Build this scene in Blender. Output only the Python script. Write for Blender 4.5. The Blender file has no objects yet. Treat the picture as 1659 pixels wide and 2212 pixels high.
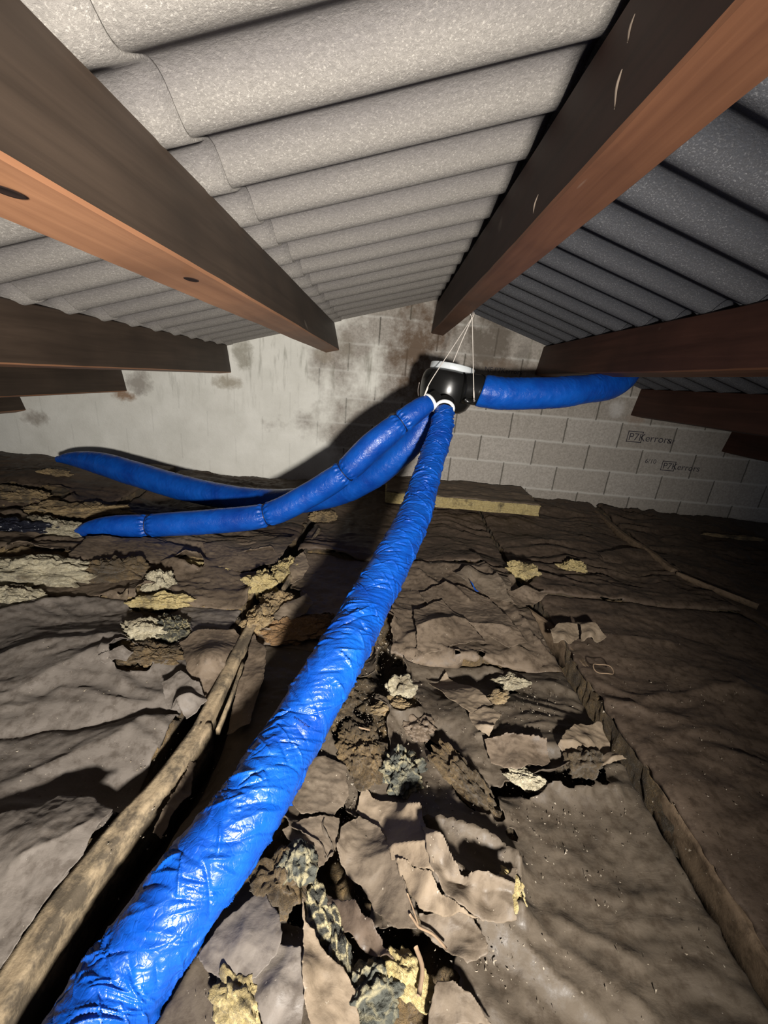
import bpy, bmesh, math, random
import numpy as np
from mathutils import Matrix, Vector, Quaternion

# ------------------------------------------------------------------ camera, world, light, exposure
F, CX, CY, CAMH = 860.0, 829.5, 1106.0, 0.95
YW = 3.35                                     # distance of the gable wall
def _setup(r=5.2, vp=(840, 818)):
    v = np.array([(vp[0]-CX)/F, -(vp[1]-CY)/F, -1.]); v /= np.linalg.norm(v)
    u = np.array([0, 1., 0]); u -= u.dot(v)*v; u /= np.linalg.norm(u)
    s = np.cross(v, u); a = math.radians(r)
    u2 = math.cos(a)*u + math.sin(a)*s
    return np.stack([np.cross(v, u2), v, u2], 1)
W2C = _setup()
CAM = np.array([0, 0, CAMH])
def ray(x, y): return W2C.T @ np.array([(x-CX)/F, -(y-CY)/F, -1.])
def P(x, y, z): return CAM + ray(x, y)*z
def onZ(x, y, Z): d = ray(x, y); return CAM + d*(Z-CAM[2])/d[2]
def onY(x, y, Y): d = ray(x, y); return CAM + d*(Y-CAM[1])/d[1]
def proj(p):
    q = W2C @ (np.asarray(p)-CAM); return np.array([CX-F*q[0]/q[2], CY+F*q[1]/q[2]])

scene = bpy.context.scene
cd = bpy.data.cameras.new('camera'); cam = bpy.data.objects.new('camera', cd)
scene.collection.objects.link(cam); scene.camera = cam
cd.sensor_fit = 'HORIZONTAL'; cd.sensor_width = 36; cd.lens = F/1659*36
cd.clip_start = .01
M = Matrix([list(r) for r in W2C.T]).to_4x4(); M.translation = Vector(CAM); cam.matrix_world = M

w = bpy.data.worlds.new('World'); scene.world = w; w.use_nodes = True
w.node_tree.nodes['Background'].inputs[0].default_value = (.70, .80, 1., 1)
w.node_tree.nodes['Background'].inputs[1].default_value = .17
scene.view_settings.view_transform = 'Standard'; scene.view_settings.look = 'None'
scene.view_settings.gamma = 1; scene.view_settings.exposure = 0.0
scene.view_settings.use_curve_mapping = False

def spot(name, loc, target, power, size, blend, col, rad):
    l = bpy.data.lights.new(name, 'SPOT'); o = bpy.data.objects.new(name, l); scene.collection.objects.link(o)
    l.energy = power; l.spot_size = math.radians(size); l.spot_blend = blend; l.color = col; l.shadow_soft_size = rad
    o.location = loc; o.rotation_euler = (Vector(target)-Vector(loc)).to_track_quat('-Z', 'Y').to_euler()
    return o
spot('torch', (.26, -.62, .80), (-.72, 3.35, .42), 500, 110, 1.0, (1., .945, .87), .055)

# ------------------------------------------------------------------ helpers
COL = scene.collection
rng = np.random.RandomState(7)
_perm = np.concatenate([rng.permutation(256)]*3)
_g = rng.normal(size=(256, 3)); _g /= np.linalg.norm(_g, axis=1)[:, None]
def noise(x, y, z=0.0):
    x, y, z = np.broadcast_arrays(np.asarray(x, float), np.asarray(y, float), np.asarray(z, float))
    xi, yi, zi = (np.floor(a).astype(int) for a in (x, y, z))
    xf, yf, zf = x-xi, y-yi, z-zi
    xi, yi, zi = xi & 255, yi & 255, zi & 255
    u, v, t = (a*a*a*(a*(a*6-15)+10) for a in (xf, yf, zf))
    r = 0
    for dx in (0, 1):
        wx = u if dx else 1-u
        for dy in (0, 1):
            wy = v if dy else 1-v
            for dz in (0, 1):
                wz = t if dz else 1-t
                g = _g[_perm[_perm[_perm[(xi+dx) & 255]+((yi+dy) & 255)]+((zi+dz) & 255)] & 255]
                r = r + wx*wy*wz*(g[..., 0]*(xf-dx)+g[..., 1]*(yf-dy)+g[..., 2]*(zf-dz))
    return r*1.6
def fbm(x, y, z=0.0, n=4, gain=.5):
    r = 0; a = 1.; f = 1.
    for i in range(n): r = r + a*noise(np.asarray(x)*f+i*17.3, np.asarray(y)*f+i*5.1, np.asarray(z)*f+i*9.7); a *= gain; f *= 2.03
    return r
def ridge(x, y, z=0.0): return 1-np.abs(noise(x, y, z))*2.2
def smooth(a, b, x): t = np.clip((x-a)/(b-a), 0, 1); return t*t*(3-2*t)

def mesh_np(name, verts, faces, mats, parent=None, smooth_=True, mod=None, midx=None):
    me = bpy.data.meshes.new(name)
    verts = np.asarray(verts, np.float32)
    if isinstance(faces, np.ndarray):
        n, k = faces.shape
        me.vertices.add(len(verts)); me.vertices.foreach_set('co', verts.ravel())
        me.loops.add(n*k); me.loops.foreach_set('vertex_index', faces.astype(np.int32).ravel())
        me.polygons.add(n); me.polygons.foreach_set('loop_start', np.arange(0, n*k, k, dtype=np.int32))
        me.polygons.foreach_set('loop_total', np.full(n, k, np.int32))
        me.update(calc_edges=True); me.validate()
    else:
        me.from_pydata([tuple(map(float, v)) for v in verts], [], faces); me.update()
    for m in (mats if isinstance(mats, (list, tuple)) else [mats]): me.materials.append(m)
    if smooth_: me.polygons.foreach_set('use_smooth', np.ones(len(me.polygons), bool))
    if midx is not None: me.polygons.foreach_set('material_index', np.asarray(midx, np.int32))
    o = bpy.data.objects.new(name, me); COL.objects.link(o)
    if parent: o.parent = parent
    return o
def tag(o, label=None, cat=None, group=None, kind=None):
    for k, v in (('label', label), ('category', cat), ('group', group), ('kind', kind)):
        if v: o[k] = v
    return o
def empty(name, loc, label, cat, group=None):
    o = bpy.data.objects.new(name, None); COL.objects.link(o); o.location = tuple(map(float, loc))
    o.empty_display_size = .05
    return tag(o, label, cat, group)
def rebase(root, *children):
    """children were built in world coordinates: bring them under the empty"""
    for c in children:
        c.parent = root; c.matrix_parent_inverse = Matrix.Translation(-Vector(root.location))
def center_origin(o, p):
    """move a mesh object's origin to p (mesh built in world coordinates)"""
    p = Vector(tuple(map(float, p))); o.data.transform(Matrix.Translation(-p)); o.location = p
    return o
def grid_faces(nu, nv, wrap_v=False):
    i = np.arange(nu-1)[:, None]; j = np.arange(nv if wrap_v else nv-1)[None, :]
    j2 = (j+1) % nv
    return np.stack(np.broadcast_arrays(i*nv+j, (i+1)*nv+j, (i+1)*nv+j2, i*nv+j2), -1).reshape(-1, 4)
def catmull(pts, n):
    pts = np.asarray(pts, float); ext = np.vstack([2*pts[0]-pts[1], pts, 2*pts[-1]-pts[-2]])
    out = []
    for i in range(len(pts)-1):
        p0, p1, p2, p3 = ext[i:i+4]
        for t in np.linspace(0, 1, 24, endpoint=False):
            out.append(.5*((2*p1)+(-p0+p2)*t+(2*p0-5*p1+4*p2-p3)*t*t+(-p0+3*p1-3*p2+p3)*t**3))
    out.append(pts[-1]); out = np.array(out)
    L = np.r_[0, np.cumsum(np.linalg.norm(np.diff(out[:, :3], axis=0), axis=1))]
    s = np.linspace(0, L[-1], n)
    return np.stack([np.interp(s, L, out[:, k]) for k in range(out.shape[1])], 1), s
def frames(c):
    T = np.gradient(c, axis=0); T /= np.linalg.norm(T, axis=1)[:, None]
    N = np.zeros_like(T); a = np.array([0, 0, 1.]) if abs(T[0, 2]) < .9 else np.array([1., 0, 0])
    N[0] = a-a.dot(T[0])*T[0]; N[0] /= np.linalg.norm(N[0])
    for i in range(1, len(c)):
        v = N[i-1]-N[i-1].dot(T[i])*T[i]; N[i] = v/np.linalg.norm(v)
    return T, N, np.cross(T, N)
def tube(name, pts, rad, mat, parent=None, seg=10, step=.01, closed_ends=True):
    pts = np.asarray(pts, float)
    if np.isscalar(rad): rad = np.full(len(pts), rad)
    q = np.c_[pts, rad]
    L = np.linalg.norm(np.diff(pts, axis=0), axis=1).sum(); n = max(3, int(L/step)+2)
    c, s = catmull(q, n); T, N, B = frames(c[:, :3])
    th = np.linspace(0, 2*np.pi, seg, endpoint=False)
    V = c[:, None, :3]+c[:, None, 3:4]*(np.cos(th)[None, :, None]*N[:, None]+np.sin(th)[None, :, None]*B[:, None])
    V = V.reshape(-1, 3); Fs = [tuple(f) for f in grid_faces(n, seg, True)]
    if closed_ends: Fs += [tuple(range(seg-1, -1, -1)), tuple((n-1)*seg+k for k in range(seg))]
    return mesh_np(name, V, Fs, mat, parent)
def lathe(name, prof, mat, M4, parent=None, seg=64, cap=True):
    prof = np.array(prof, float); th = np.linspace(0, 2*np.pi, seg, endpoint=False)
    V = np.stack([prof[:, None, 0]*np.cos(th), prof[:, None, 0]*np.sin(th), np.broadcast_to(prof[:, None, 1], (len(prof), seg))], -1).reshape(-1, 3)
    V = V @ np.array(M4.to_3x3()).T + np.array(M4.translation)
    Fs = [tuple(f) for f in grid_faces(len(prof), seg, True)]
    return mesh_np(name, V, Fs, mat, parent)
def add_mod_bevel(o, wd=.004, seg=2):
    m = o.modifiers.new('bevel', 'BEVEL'); m.width = wd; m.segments = seg; m.limit_method = 'ANGLE'
def box(name, lo, hi, mat, parent=None, bevel=0):
    x0, y0, z0 = lo; x1, y1, z1 = hi
    V = [(x0, y0, z0), (x1, y0, z0), (x1, y1, z0), (x0, y1, z0), (x0, y0, z1), (x1, y0, z1), (x1, y1, z1), (x0, y1, z1)]
    o = mesh_np(name, V, [(0, 3, 2, 1), (4, 5, 6, 7), (0, 1, 5, 4), (1, 2, 6, 5), (2, 3, 7, 6), (3, 0, 4, 7)], mat, parent, smooth_=False)
    if bevel: add_mod_bevel(o, bevel)
    return o

# ------------------------------------------------------------------ materials
class NT:
    def __init__(s, name, rough=.8, spec=.3):
        s.m = bpy.data.materials.new(name); s.m.use_nodes = True; s.t = s.m.node_tree; s.b = s.t.nodes['Principled BSDF']
        s.b.inputs['Roughness'].default_value = rough; s.b.inputs['Specular IOR Level'].default_value = spec
        s.tc = s.t.nodes.new('ShaderNodeTexCoord').outputs['Object']
    def n(s, typ, **kw):
        nd = s.t.nodes.new(typ)
        for k, v in kw.items(): setattr(nd, k, v)
        return nd
    def lk(s, a, b): s.t.links.new(a, b)
    def setin(s, nd, i, v):
        if hasattr(v, 'is_output'): s.lk(v, nd.inputs[i])
        else: nd.inputs[i].default_value = v
    def pos(s): return s.n('ShaderNodeNewGeometry').outputs['Position']
    def map(s, scale=(1, 1, 1), vec=None, loc=(0, 0, 0), rot=(0, 0, 0)):
        nd = s.n('ShaderNodeMapping'); s.setin(nd, 0, vec if vec is not None else s.tc)
        nd.inputs['Location'].default_value = loc; nd.inputs['Scale'].default_value = scale; nd.inputs['Rotation'].default_value = rot
        return nd.outputs[0]
    def noise(s, scale, detail=4, rough=.55, vec=None, dist=0):
        nd = s.n('ShaderNodeTexNoise'); s.setin(nd, 'Vector', vec if vec is not None else s.tc)
        nd.inputs['Scale'].default_value = scale; nd.inputs['Detail'].default_value = detail
        nd.inputs['Roughness'].default_value = rough; nd.inputs['Distortion'].default_value = dist
        return nd.outputs['Fac']
    def vor(s, scale, feature='F1', vec=None, rnd=1.):
        nd = s.n('ShaderNodeTexVoronoi', feature=feature); s.setin(nd, 'Vector', vec if vec is not None else s.tc)
        nd.inputs['Scale'].default_value = scale; nd.inputs['Randomness'].default_value = rnd
        return nd.outputs['Distance']
    def ramp(s, fac, stops):
        nd = s.n('ShaderNodeValToRGB'); s.lk(fac, nd.inputs[0]); e = nd.color_ramp.elements
        while len(e) < len(stops): e.new(.5)
        for el, (p, c) in zip(e, stops): el.position = p; el.color = (*c, 1) if not np.isscalar(c) else (c, c, c, 1)
        return nd.outputs[0]
    def mix(s, fac, a, b, mode='MIX'):
        nd = s.n('ShaderNodeMix', data_type='RGBA', blend_type=mode)
        s.setin(nd, 0, fac)
        for i, v in ((6, a), (7, b)):
            if not hasattr(v, 'is_output') and len(v) == 3: v = (*v, 1)
            s.setin(nd, i, v)
        return nd.outputs[2]
    def math(s, op, a, b=0., c=0.):
        nd = s.n('ShaderNodeMath', operation=op); s.setin(nd, 0, a); s.setin(nd, 1, b)
        if op in ('MULTIPLY_ADD', 'SMOOTH_MIN', 'COMPARE', 'WRAP'): s.setin(nd, 2, c)
        return nd.outputs[0]
    def bump(s, h, strength=.4, dist=.004, prev=None):
        nd = s.n('ShaderNodeBump'); s.lk(h, nd.inputs['Height']); nd.inputs['Strength'].default_value = strength
        nd.inputs['Distance'].default_value = dist
        if prev is not None: s.lk(prev, nd.inputs['Normal'])
        return nd.outputs[0]
    def out(s, col=None, nrm=None, rough=None):
        if col is not None: s.setin(s.b, 'Base Color', col if hasattr(col, 'is_output') else (*col, 1))
        if nrm is not None: s.lk(nrm, s.b.inputs['Normal'])
        if rough is not None: s.setin(s.b, 'Roughness', rough)
        return s.m

def m_plain(name, col, rough=.5, spec=.5, metal=0):
    s = NT(name, rough, spec); s.b.inputs['Metallic'].default_value = metal
    h = s.noise(60, 3); return s.out(s.mix(h, [c*.85 for c in col], [min(1, c*1.1) for c in col]), s.bump(h, .1, .001))

def m_blue(name, crumple=1.):
    s = NT(name, .3, .38)
    n1 = s.noise(9, 3)
    c = s.mix(s.ramp(n1, [(.3, 0), (.7, 1)]), (.002, .037, .25), (.004, .078, .40))
    h = s.noise(55, 4, .6, dist=1.2); v = s.vor(70, 'DISTANCE_TO_EDGE')
    b = s.bump(h, .5*crumple, .004); b = s.bump(s.ramp(v, [(0, 0), (.12, 1)]), .25*crumple, .0015, b)
    return s.out(c, b, s.ramp(s.noise(30, 2), [(.3, .27), (.7, .45)]))
BLUE = m_blue('blue_plastic_film', .9); BLUE_S = m_blue('blue_plastic_film_taut', .8)

def m_ceiling(name, light, dark, fleck, z0):
    s = NT(name, .9, .2); p = s.pos()
    big = s.noise(1.7, 4, .6, p); fine = s.noise(95, 6, .75, p); sp = s.noise(230, 3, .65, p)
    wave = s.n('ShaderNodeSeparateXYZ'); s.lk(p, wave.inputs[0])
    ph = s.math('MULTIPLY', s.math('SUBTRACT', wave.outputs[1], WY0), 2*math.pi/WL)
    cr = s.math('MULTIPLY_ADD', s.math('COSINE', ph), .5, .5)          # lighter and more flecked on the crests that hang down
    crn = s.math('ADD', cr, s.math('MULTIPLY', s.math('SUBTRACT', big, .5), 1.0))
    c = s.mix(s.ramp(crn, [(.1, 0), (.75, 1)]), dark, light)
    c = s.mix(s.ramp(fine, [(.42, 0), (.62, 1)]), s.mix(.22, c, (.05, .045, .04)), c)
    c = s.mix(s.math('MULTIPLY', s.ramp(sp, [(.55, 0), (.68, 1)]), s.ramp(crn, [(.0, .25), (.8, 1)])), c, fleck)
    b = s.bump(fine, .8, .004)
    return s.out(c, b)
WL, WY0 = .206, 1.518                      # corrugation pitch, a crest that touches the purlins
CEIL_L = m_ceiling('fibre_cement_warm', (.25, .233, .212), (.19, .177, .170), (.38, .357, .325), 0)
CEIL_R = m_ceiling('fibre_cement_shaded', (.078, .080, .089), (.048, .051, .06), (.19, .19, .198), 0)  # same sheets, the lamp's falloff on the right slope put into the colour

def m_wood(name, ca, cb, sc=1., spec=.3, rough=.6):
    s = NT(name, rough, spec); p = s.pos()
    v = s.map((26*sc, 1.3*sc, 26*sc), p)
    g = s.noise(1, 6, .6, v, .6); g2 = s.noise(3.2, 3, .5, p)
    c = s.mix(s.ramp(g, [(.3, 0), (.7, 1)]), ca, cb)
    c = s.mix(s.ramp(g2, [(.35, .0), (.75, .55)]), c, [x*.45 for x in ca])
    w2 = s.noise(1, 2, .5, s.map((30, 5, 6), p)); c = s.mix(s.ramp(w2, [(.73, 0), (.8, .35)]), c, (.30, .25, .2))
    return s.out(c, s.bump(g, .25, .003))
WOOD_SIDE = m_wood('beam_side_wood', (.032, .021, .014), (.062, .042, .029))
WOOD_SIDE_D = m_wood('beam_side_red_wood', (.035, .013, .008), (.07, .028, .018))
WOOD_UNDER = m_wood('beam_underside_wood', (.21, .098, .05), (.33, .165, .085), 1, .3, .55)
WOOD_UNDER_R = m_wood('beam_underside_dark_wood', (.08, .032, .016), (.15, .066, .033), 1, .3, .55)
HOLE = m_plain('dark_hole', (.02, .012, .01), .8, .1)

def m_wall():
    s = NT('block_wall', .9, .2); p = s.pos()
    sep = s.n('ShaderNodeSeparateXYZ'); s.lk(p, sep.inputs[0]); X, Z = sep.outputs[0], sep.outputs[2]
    wob = s.noise(14, 3, .5, p)
    Zw = s.math('ADD', Z, s.math('MULTIPLY', s.math('SUBTRACT', wob, .5), .012))
    Xw = s.math('ADD', X, s.math('MULTIPLY', s.math('SUBTRACT', wob, .5), .010))
    rz = s.math('DIVIDE', s.math('SUBTRACT', Zw, BZ0), BH); row = s.math('FLOOR', rz); fz = s.math('FRACT', rz)
    off = s.math('MULTIPLY', s.math('MODULO', s.math('ADD', row, 40), 2.), .5)
    rx = s.math('ADD', s.math('DIVIDE', s.math('SUBTRACT', Xw, BX0), BWD), off); fx = s.math('FRACT', s.math('ADD', rx, 40)); cx = s.math('FLOOR', s.math('ADD', rx, 40))
    dz = s.math('MULTIPLY', s.math('MINIMUM', fz, s.math('SUBTRACT', 1, fz)), BH)
    dx = s.math('MULTIPLY', s.math('MINIMUM', fx, s.math('SUBTRACT', 1, fx)), BWD)
    hm = s.ramp(dz, [(.003, 1), (.014, 0)]); vm = s.ramp(dx, [(.002, 1), (.006, 0)])
    cell = s.n('ShaderNodeCombineXYZ'); s.lk(cx, cell.inputs[0]); s.lk(row, cell.inputs[1])
    wn = s.n('ShaderNodeTexWhiteNoise', noise_dimensions='2D'); s.lk(cell.outputs[0], wn.inputs['Vector']); tone = wn.outputs['Value']
    patch = s.noise(2.2, 5, .62, p); fine = s.noise(70, 5, .7, p)
    rend = s.math('ADD', s.math('MULTIPLY', s.math('SUBTRACT', patch, .5), 3.), s.math('MULTIPLY', s.math('SUBTRACT', -.40, X), 1.3))
    rend = s.ramp(s.math('ADD', rend, .5), [(.3, 0), (.75, 1)])        # smooth render smeared over the blocks at the left
    blk = s.mix(tone, (.36, .325, .285), (.45, .415, .375))
    blk = s.mix(s.ramp(fine, [(.35, .45), (.65, 0)]), blk, (.12, .11, .09))
    blk = s.mix(s.math('MULTIPLY', hm, .75), blk, (.52, .50, .46))
    blk = s.mix(s.math('MULTIPLY', vm, .85), blk, (.07, .065, .05))
    ren = s.mix(s.ramp(s.noise(5, 5, .6, p), [(.3, 0), (.7, 1)]), (.66, .65, .59), (.80, .79, .73))
    c = s.mix(rend, blk, s.mix(s.math('MULTIPLY', vm, .12), ren, (.1, .1, .08)))
    st = s.noise(1., 4, .6, s.map((22, 1, 3.2), p)); hi = s.ramp(Z, [(.55, 0), (1.2, 1)])
    c = s.mix(s.math('MULTIPLY', s.ramp(st, [(.55, 0), (.75, .6)]), hi), c, (.10, .095, .06))
    for (sx, sz, rx_, rz_, col, a) in STAINS_SHADOW:
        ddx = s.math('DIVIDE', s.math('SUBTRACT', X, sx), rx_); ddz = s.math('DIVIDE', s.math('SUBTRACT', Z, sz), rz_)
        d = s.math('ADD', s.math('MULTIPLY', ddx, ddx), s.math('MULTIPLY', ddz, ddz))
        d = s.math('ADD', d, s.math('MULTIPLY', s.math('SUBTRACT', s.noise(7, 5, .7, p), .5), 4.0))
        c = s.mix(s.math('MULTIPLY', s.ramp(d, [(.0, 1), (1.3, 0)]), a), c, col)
    h = s.math('ADD', s.math('MULTIPLY', s.math('SUBTRACT', hm, s.math('MULTIPLY', vm, 2.)), s.math('SUBTRACT', 1, rend)), s.math('MULTIPLY', fine, .6))
    return s.out(c, s.bump(h, .55, .006))
BH, BWD = .205, .455
BZ0 = onY(1150, 1004, YW)[2]; BX0 = onY(1037, 960, YW)[0]
def wp(x, y): q = onY(x, y, YW); return q[0], q[2]
STAINS_SHADOW = [(*wp(745, 745), .10, .12, (.22, .19, .15), .7), (*wp(700, 770), .10, .05, (.30, .26, .20), .5),
          (*wp(525, 765), .09, .12, (.24, .22, .17), .7), (*wp(490, 825), .12, .06, (.27, .23, .16), .7),
          (*wp(300, 822), .12, .11, (.25, .22, .19), .75), (*wp(265, 856), .10, .045, (.27, .17, .10), .9),
          (*wp(75, 905), .12, .08, (.26, .22, .18), .7), (*wp(905, 760), .26, .46, (.13, .09, .062), .95),  # last entry: shadow of ridge beam and fan box painted into the wall
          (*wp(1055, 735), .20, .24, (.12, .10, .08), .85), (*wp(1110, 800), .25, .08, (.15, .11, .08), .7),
          (*wp(1370, 905), .09, .06, (.26, .18, .13), .6), (*wp(1335, 880), .07, .08, (.62, .60, .58), .5),
          (*wp(1130, 770), .08, .14, (.10, .09, .075), .5)]
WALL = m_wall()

def m_kraft(name, ca, cb, dirt=.5, spec=.35):
    s = NT(name, .62, spec); p = s.pos()
    n1 = s.noise(4.5, 5, .6, p); n2 = s.noise(38, 5, .65, p); n3 = s.noise(160, 3, .6, p)
    c = s.mix(s.ramp(n1, [(.3, 0), (.7, 1)]), ca, cb)
    c = s.mix(s.math('MULTIPLY', s.ramp(n2, [(.36, 1), (.52, 0)]), dirt), c, (.028, .02, .014))
    c = s.mix(s.ramp(s.noise(130, 2, .5, p), [(.735, 0), (.76, .7)]), c, (.32, .28, .22))
    wr = s.noise(1, 4, .55, s.map((14, 26, 20), p, rot=(0, 0, .35)), .5)
    rg = s.n('ShaderNodeTexNoise', noise_type='RIDGED_MULTIFRACTAL'); s.lk(s.map((5, 8.5, 7), p, rot=(0, 0, .4)), rg.inputs['Vector'])
    rg.inputs['Scale'].default_value = 1.; rg.inputs['Detail'].default_value = 4; rg.inputs['Distortion'].default_value = .7
    b = s.bump(wr, .30, .008); b = s.bump(rg.outputs['Fac'], .5, .012, b); b = s.bump(n2, .25, .004, b); b = s.bump(n3, .2, .001, b)
    return s.out(c, b, s.ramp(n2, [(.3, .45), (.6, .8)]))
KRAFT = m_kraft('kraft_paper', (.082, .060, .041), (.135, .102, .072), .5)
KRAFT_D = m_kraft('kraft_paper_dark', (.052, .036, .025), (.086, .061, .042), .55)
KRAFT_L = m_kraft('kraft_paper_clean', (.125, .094, .063), (.178, .138, .096), .28)
KRAFT_C = m_kraft('kraft_paper_brown', (.052, .040, .028), (.084, .066, .047), .45)
KRAFT_S = m_kraft('kraft_paper_torn', (.083, .064, .045), (.130, .101, .072), .38)
KRAFT_M = m_kraft('kraft_paper_dusty', (.086, .073, .062), (.132, .114, .098), .4)

def m_wool(name, ca, cb, dirt, dcol=(.05, .035, .018), bumpk=1.):
    s = NT(name, .95, .1); p = s.pos()
    n1 = s.noise(7, 5, .65, p); n2 = s.noise(50, 6, .75, p, 1.5); fb = s.noise(1, 4, .7, s.map((120, 45, 160), p, rot=(.3, .5, .7)), 2.)
    c = s.mix(s.ramp(n2, [(.35, 0), (.65, 1)]), ca, cb)
    c = s.mix(s.ramp(n1, [(.62-dirt*.35, 0), (.72-dirt*.2, .92)]), c, dcol)
    c = s.mix(s.ramp(fb, [(.35, .55), (.55, 0)]), c, [x*.35 for x in ca])
    b = s.bump(n2, .9*bumpk, .012); b = s.bump(fb, .6*bumpk, .004, b)
    s.b.inputs['Sheen Weight'].default_value = .15
    return s.out(c, b)
WOOL_Y = m_wool('glass_wool_yellow', (.38, .29, .115), (.58, .47, .23), .22)
WOOL_P = m_wool('glass_wool_pale', (.36, .31, .20), (.56, .51, .37), .38, (.12, .09, .05))
WOOL_T = m_wool('glass_wool_tan', (.24, .16, .075), (.38, .28, .14), .4)
WOOL_B = m_wool('glass_wool_brown', (.12, .075, .032), (.25, .17, .075), .75)
WOOL_O = m_wool('glass_wool_rust', (.20, .11, .045), (.30, .18, .08), .3)
def m_mould(name, cell, vein, sc):
    s = NT(name, .9, .15); p = s.pos()
    w_ = s.noise(20, 3, .6, p); vv = s.n('ShaderNodeVectorMath', operation='ADD'); s.lk(p, vv.inputs[0])
    sc_ = s.n('ShaderNodeVectorMath', operation='SCALE'); cc = s.n('ShaderNodeCombineXYZ'); [s.lk(w_, cc.inputs[i]) for i in range(3)]
    s.lk(cc.outputs[0], sc_.inputs[0]); sc_.inputs['Scale'].default_value = .05; s.lk(sc_.outputs[0], vv.inputs[1])
    v = s.vor(sc, 'DISTANCE_TO_EDGE', vv.outputs[0]); fine = s.noise(90, 5, .7, p); big = s.noise(14, 3, .6, p)
    k = s.math('MULTIPLY', s.ramp(v, [(.0, 1), (.16, 0)]), s.ramp(big, [(.35, .1), (.6, 1)]))
    c = s.mix(s.ramp(fine, [(.3, 0), (.7, 1)]), [x*.55 for x in cell], cell); c = s.mix(k, c, vein)
    return s.out(c, s.bump(fine, .9, .008))
MOULD = m_mould('mouldy_wool', (.075, .078, .066), (.25, .22, .135), 34)
MOULD_D = m_mould('dark_mouldy_wool', (.06, .06, .05), (.36, .31, .18), 40)
TIMBER = m_wood('mouldy_timber', (.16, .115, .07), (.34, .26, .17), 1.4, .2, .8)
def m_timber():
    s = NT('mouldy_batten_wood', .85, .2); p = s.pos()
    g = s.noise(1, 5, .6, s.map((40, 4, 40), p), .8); mo = s.noise(16, 5, .7, p)
    c = s.mix(s.ramp(g, [(.3, 0), (.7, 1)]), (.16, .12, .075), (.30, .235, .15))
    c = s.mix(s.ramp(mo, [(.42, .85), (.58, 0)]), c, (.045, .037, .028))
    return s.out(c, s.bump(mo, .6, .006))
BATTEN = m_timber()
SEAM = m_kraft('dusty_joist_wood', (.10, .07, .045), (.16, .115, .075), .5, .15)
BOARD = m_plain('ceiling_board_dark', (.035, .026, .02), .95, .1)
BLACK = m_plain('black_moulded_plastic', (.008, .008, .008), .28, .5)
WHITE = m_plain('white_plastic', (.75, .77, .78), .35, .5)
LIDW = m_plain('translucent_white_lid', (.62, .66, .68), .3, .5)
CORD = m_plain('white_cord', (.72, .66, .60), .8, .2)
METAL = m_plain('dull_metal', (.35, .30, .27), .4, .5, .6)
INK = m_plain('stamp_ink', (.06, .055, .065), .9, .1)
INKB = m_plain('navy_ink', (.004, .008, .04), .9, .05)
TIE = m_plain('dark_cable_tie', (.004, .01, .05), .5, .4)
BAG = m_plain('black_polythene', (.012, .013, .02), .25, .6)
GRIT = m_plain('pale_grit', (.19, .16, .12), .6, .5)
TWIG = m_plain('dry_twig', (.20, .14, .09), .8, .2)

# ------------------------------------------------------------------ setting: wall, roof sheets
def wxz(x, y): q = onY(x, y, YW); return np.array([q[0], q[2]])
L1t, L1b = wxz(722, 695.5), wxz(733, 756.5)
L2t, L2b = wxz(490, 744), wxz(500, 805)
L3t, L3b = wxz(262, 797), wxz(275, 845)
RBt, RBb = wxz(944, 654), wxz(931, 720)
R2t, R2b = wxz(1175, 748), wxz(1155, 810)
R3t, R3b = wxz(1385, 840), wxz(1362, 897)
R4t, R4b = wxz(1582, 930), wxz(1558, 975)
aL = np.polyfit([L1t[0], L2t[0], L3t[0], RBt[0]], [L1t[1], L2t[1], L3t[1], RBt[1]], 1)
aR = np.polyfit([R2t[0], R3t[0], R4t[0], wxz(1040, 690)[0]], [R2t[1], R3t[1], R4t[1], wxz(1040, 690)[1]], 1)
XR = (aR[1]-aL[1])/(aL[0]-aR[0]); ZR = aL[0]*XR+aL[1]
print('roof fit', aL, aR, 'ridge', XR, ZR)
def roofz(x): return np.where(x < XR, aL[0]*x+aL[1], aR[0]*x+aR[1])

XA, XB = -3.9, 4.0
ZF = -.14
def build_wall():
    V = []; prof = [(XA, ZF), (XB, ZF), (XB, float(roofz(XB))+.05), (XR, ZR+.05), (XA, float(roofz(XA))+.05)]
    for y in (YW, YW+.18): V += [(x, y, z) for x, z in prof]
    n = 5; Fs = [tuple(range(n)), tuple(range(2*n-1, n-1, -1))]+[(i, i+n, (i+1) % n+n, (i+1) % n) for i in range(n)]
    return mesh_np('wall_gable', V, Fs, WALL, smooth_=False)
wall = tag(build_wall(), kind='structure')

def roof_sheet(x0, x1, mat, dz=0., y0=-1.3, y1=YW+.02):
    ys = np.arange(y0, y1, WL/20); ys = np.r_[ys, y1]; xs = np.linspace(x0, x1, max(8, int(abs(x1-x0)/.05)))
    Xg, Yg = np.meshgrid(xs, ys, indexing='ij')
    ph = 2*np.pi*(Yg-WY0)/WL
    Zg = roofz((x0+x1)/2)*0+np.where(True, (aL[0]*Xg+aL[1]) if (x0+x1)/2 < XR else (aR[0]*Xg+aR[1]), 0)
    Zg = Zg+.0195*(1-np.cos(ph))+dz+.0015*noise(Xg*3, Yg*2)
    nx, ny = Xg.shape; V = np.stack([Xg, Yg, Zg], -1).reshape(-1, 3)
    o = mesh_np('ceiling', V, grid_faces(nx, ny), mat)
    m = o.modifiers.new('solid', 'SOLIDIFY'); m.thickness = .006; m.offset = 1 if True else -1
    return tag(o, kind='structure')
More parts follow.
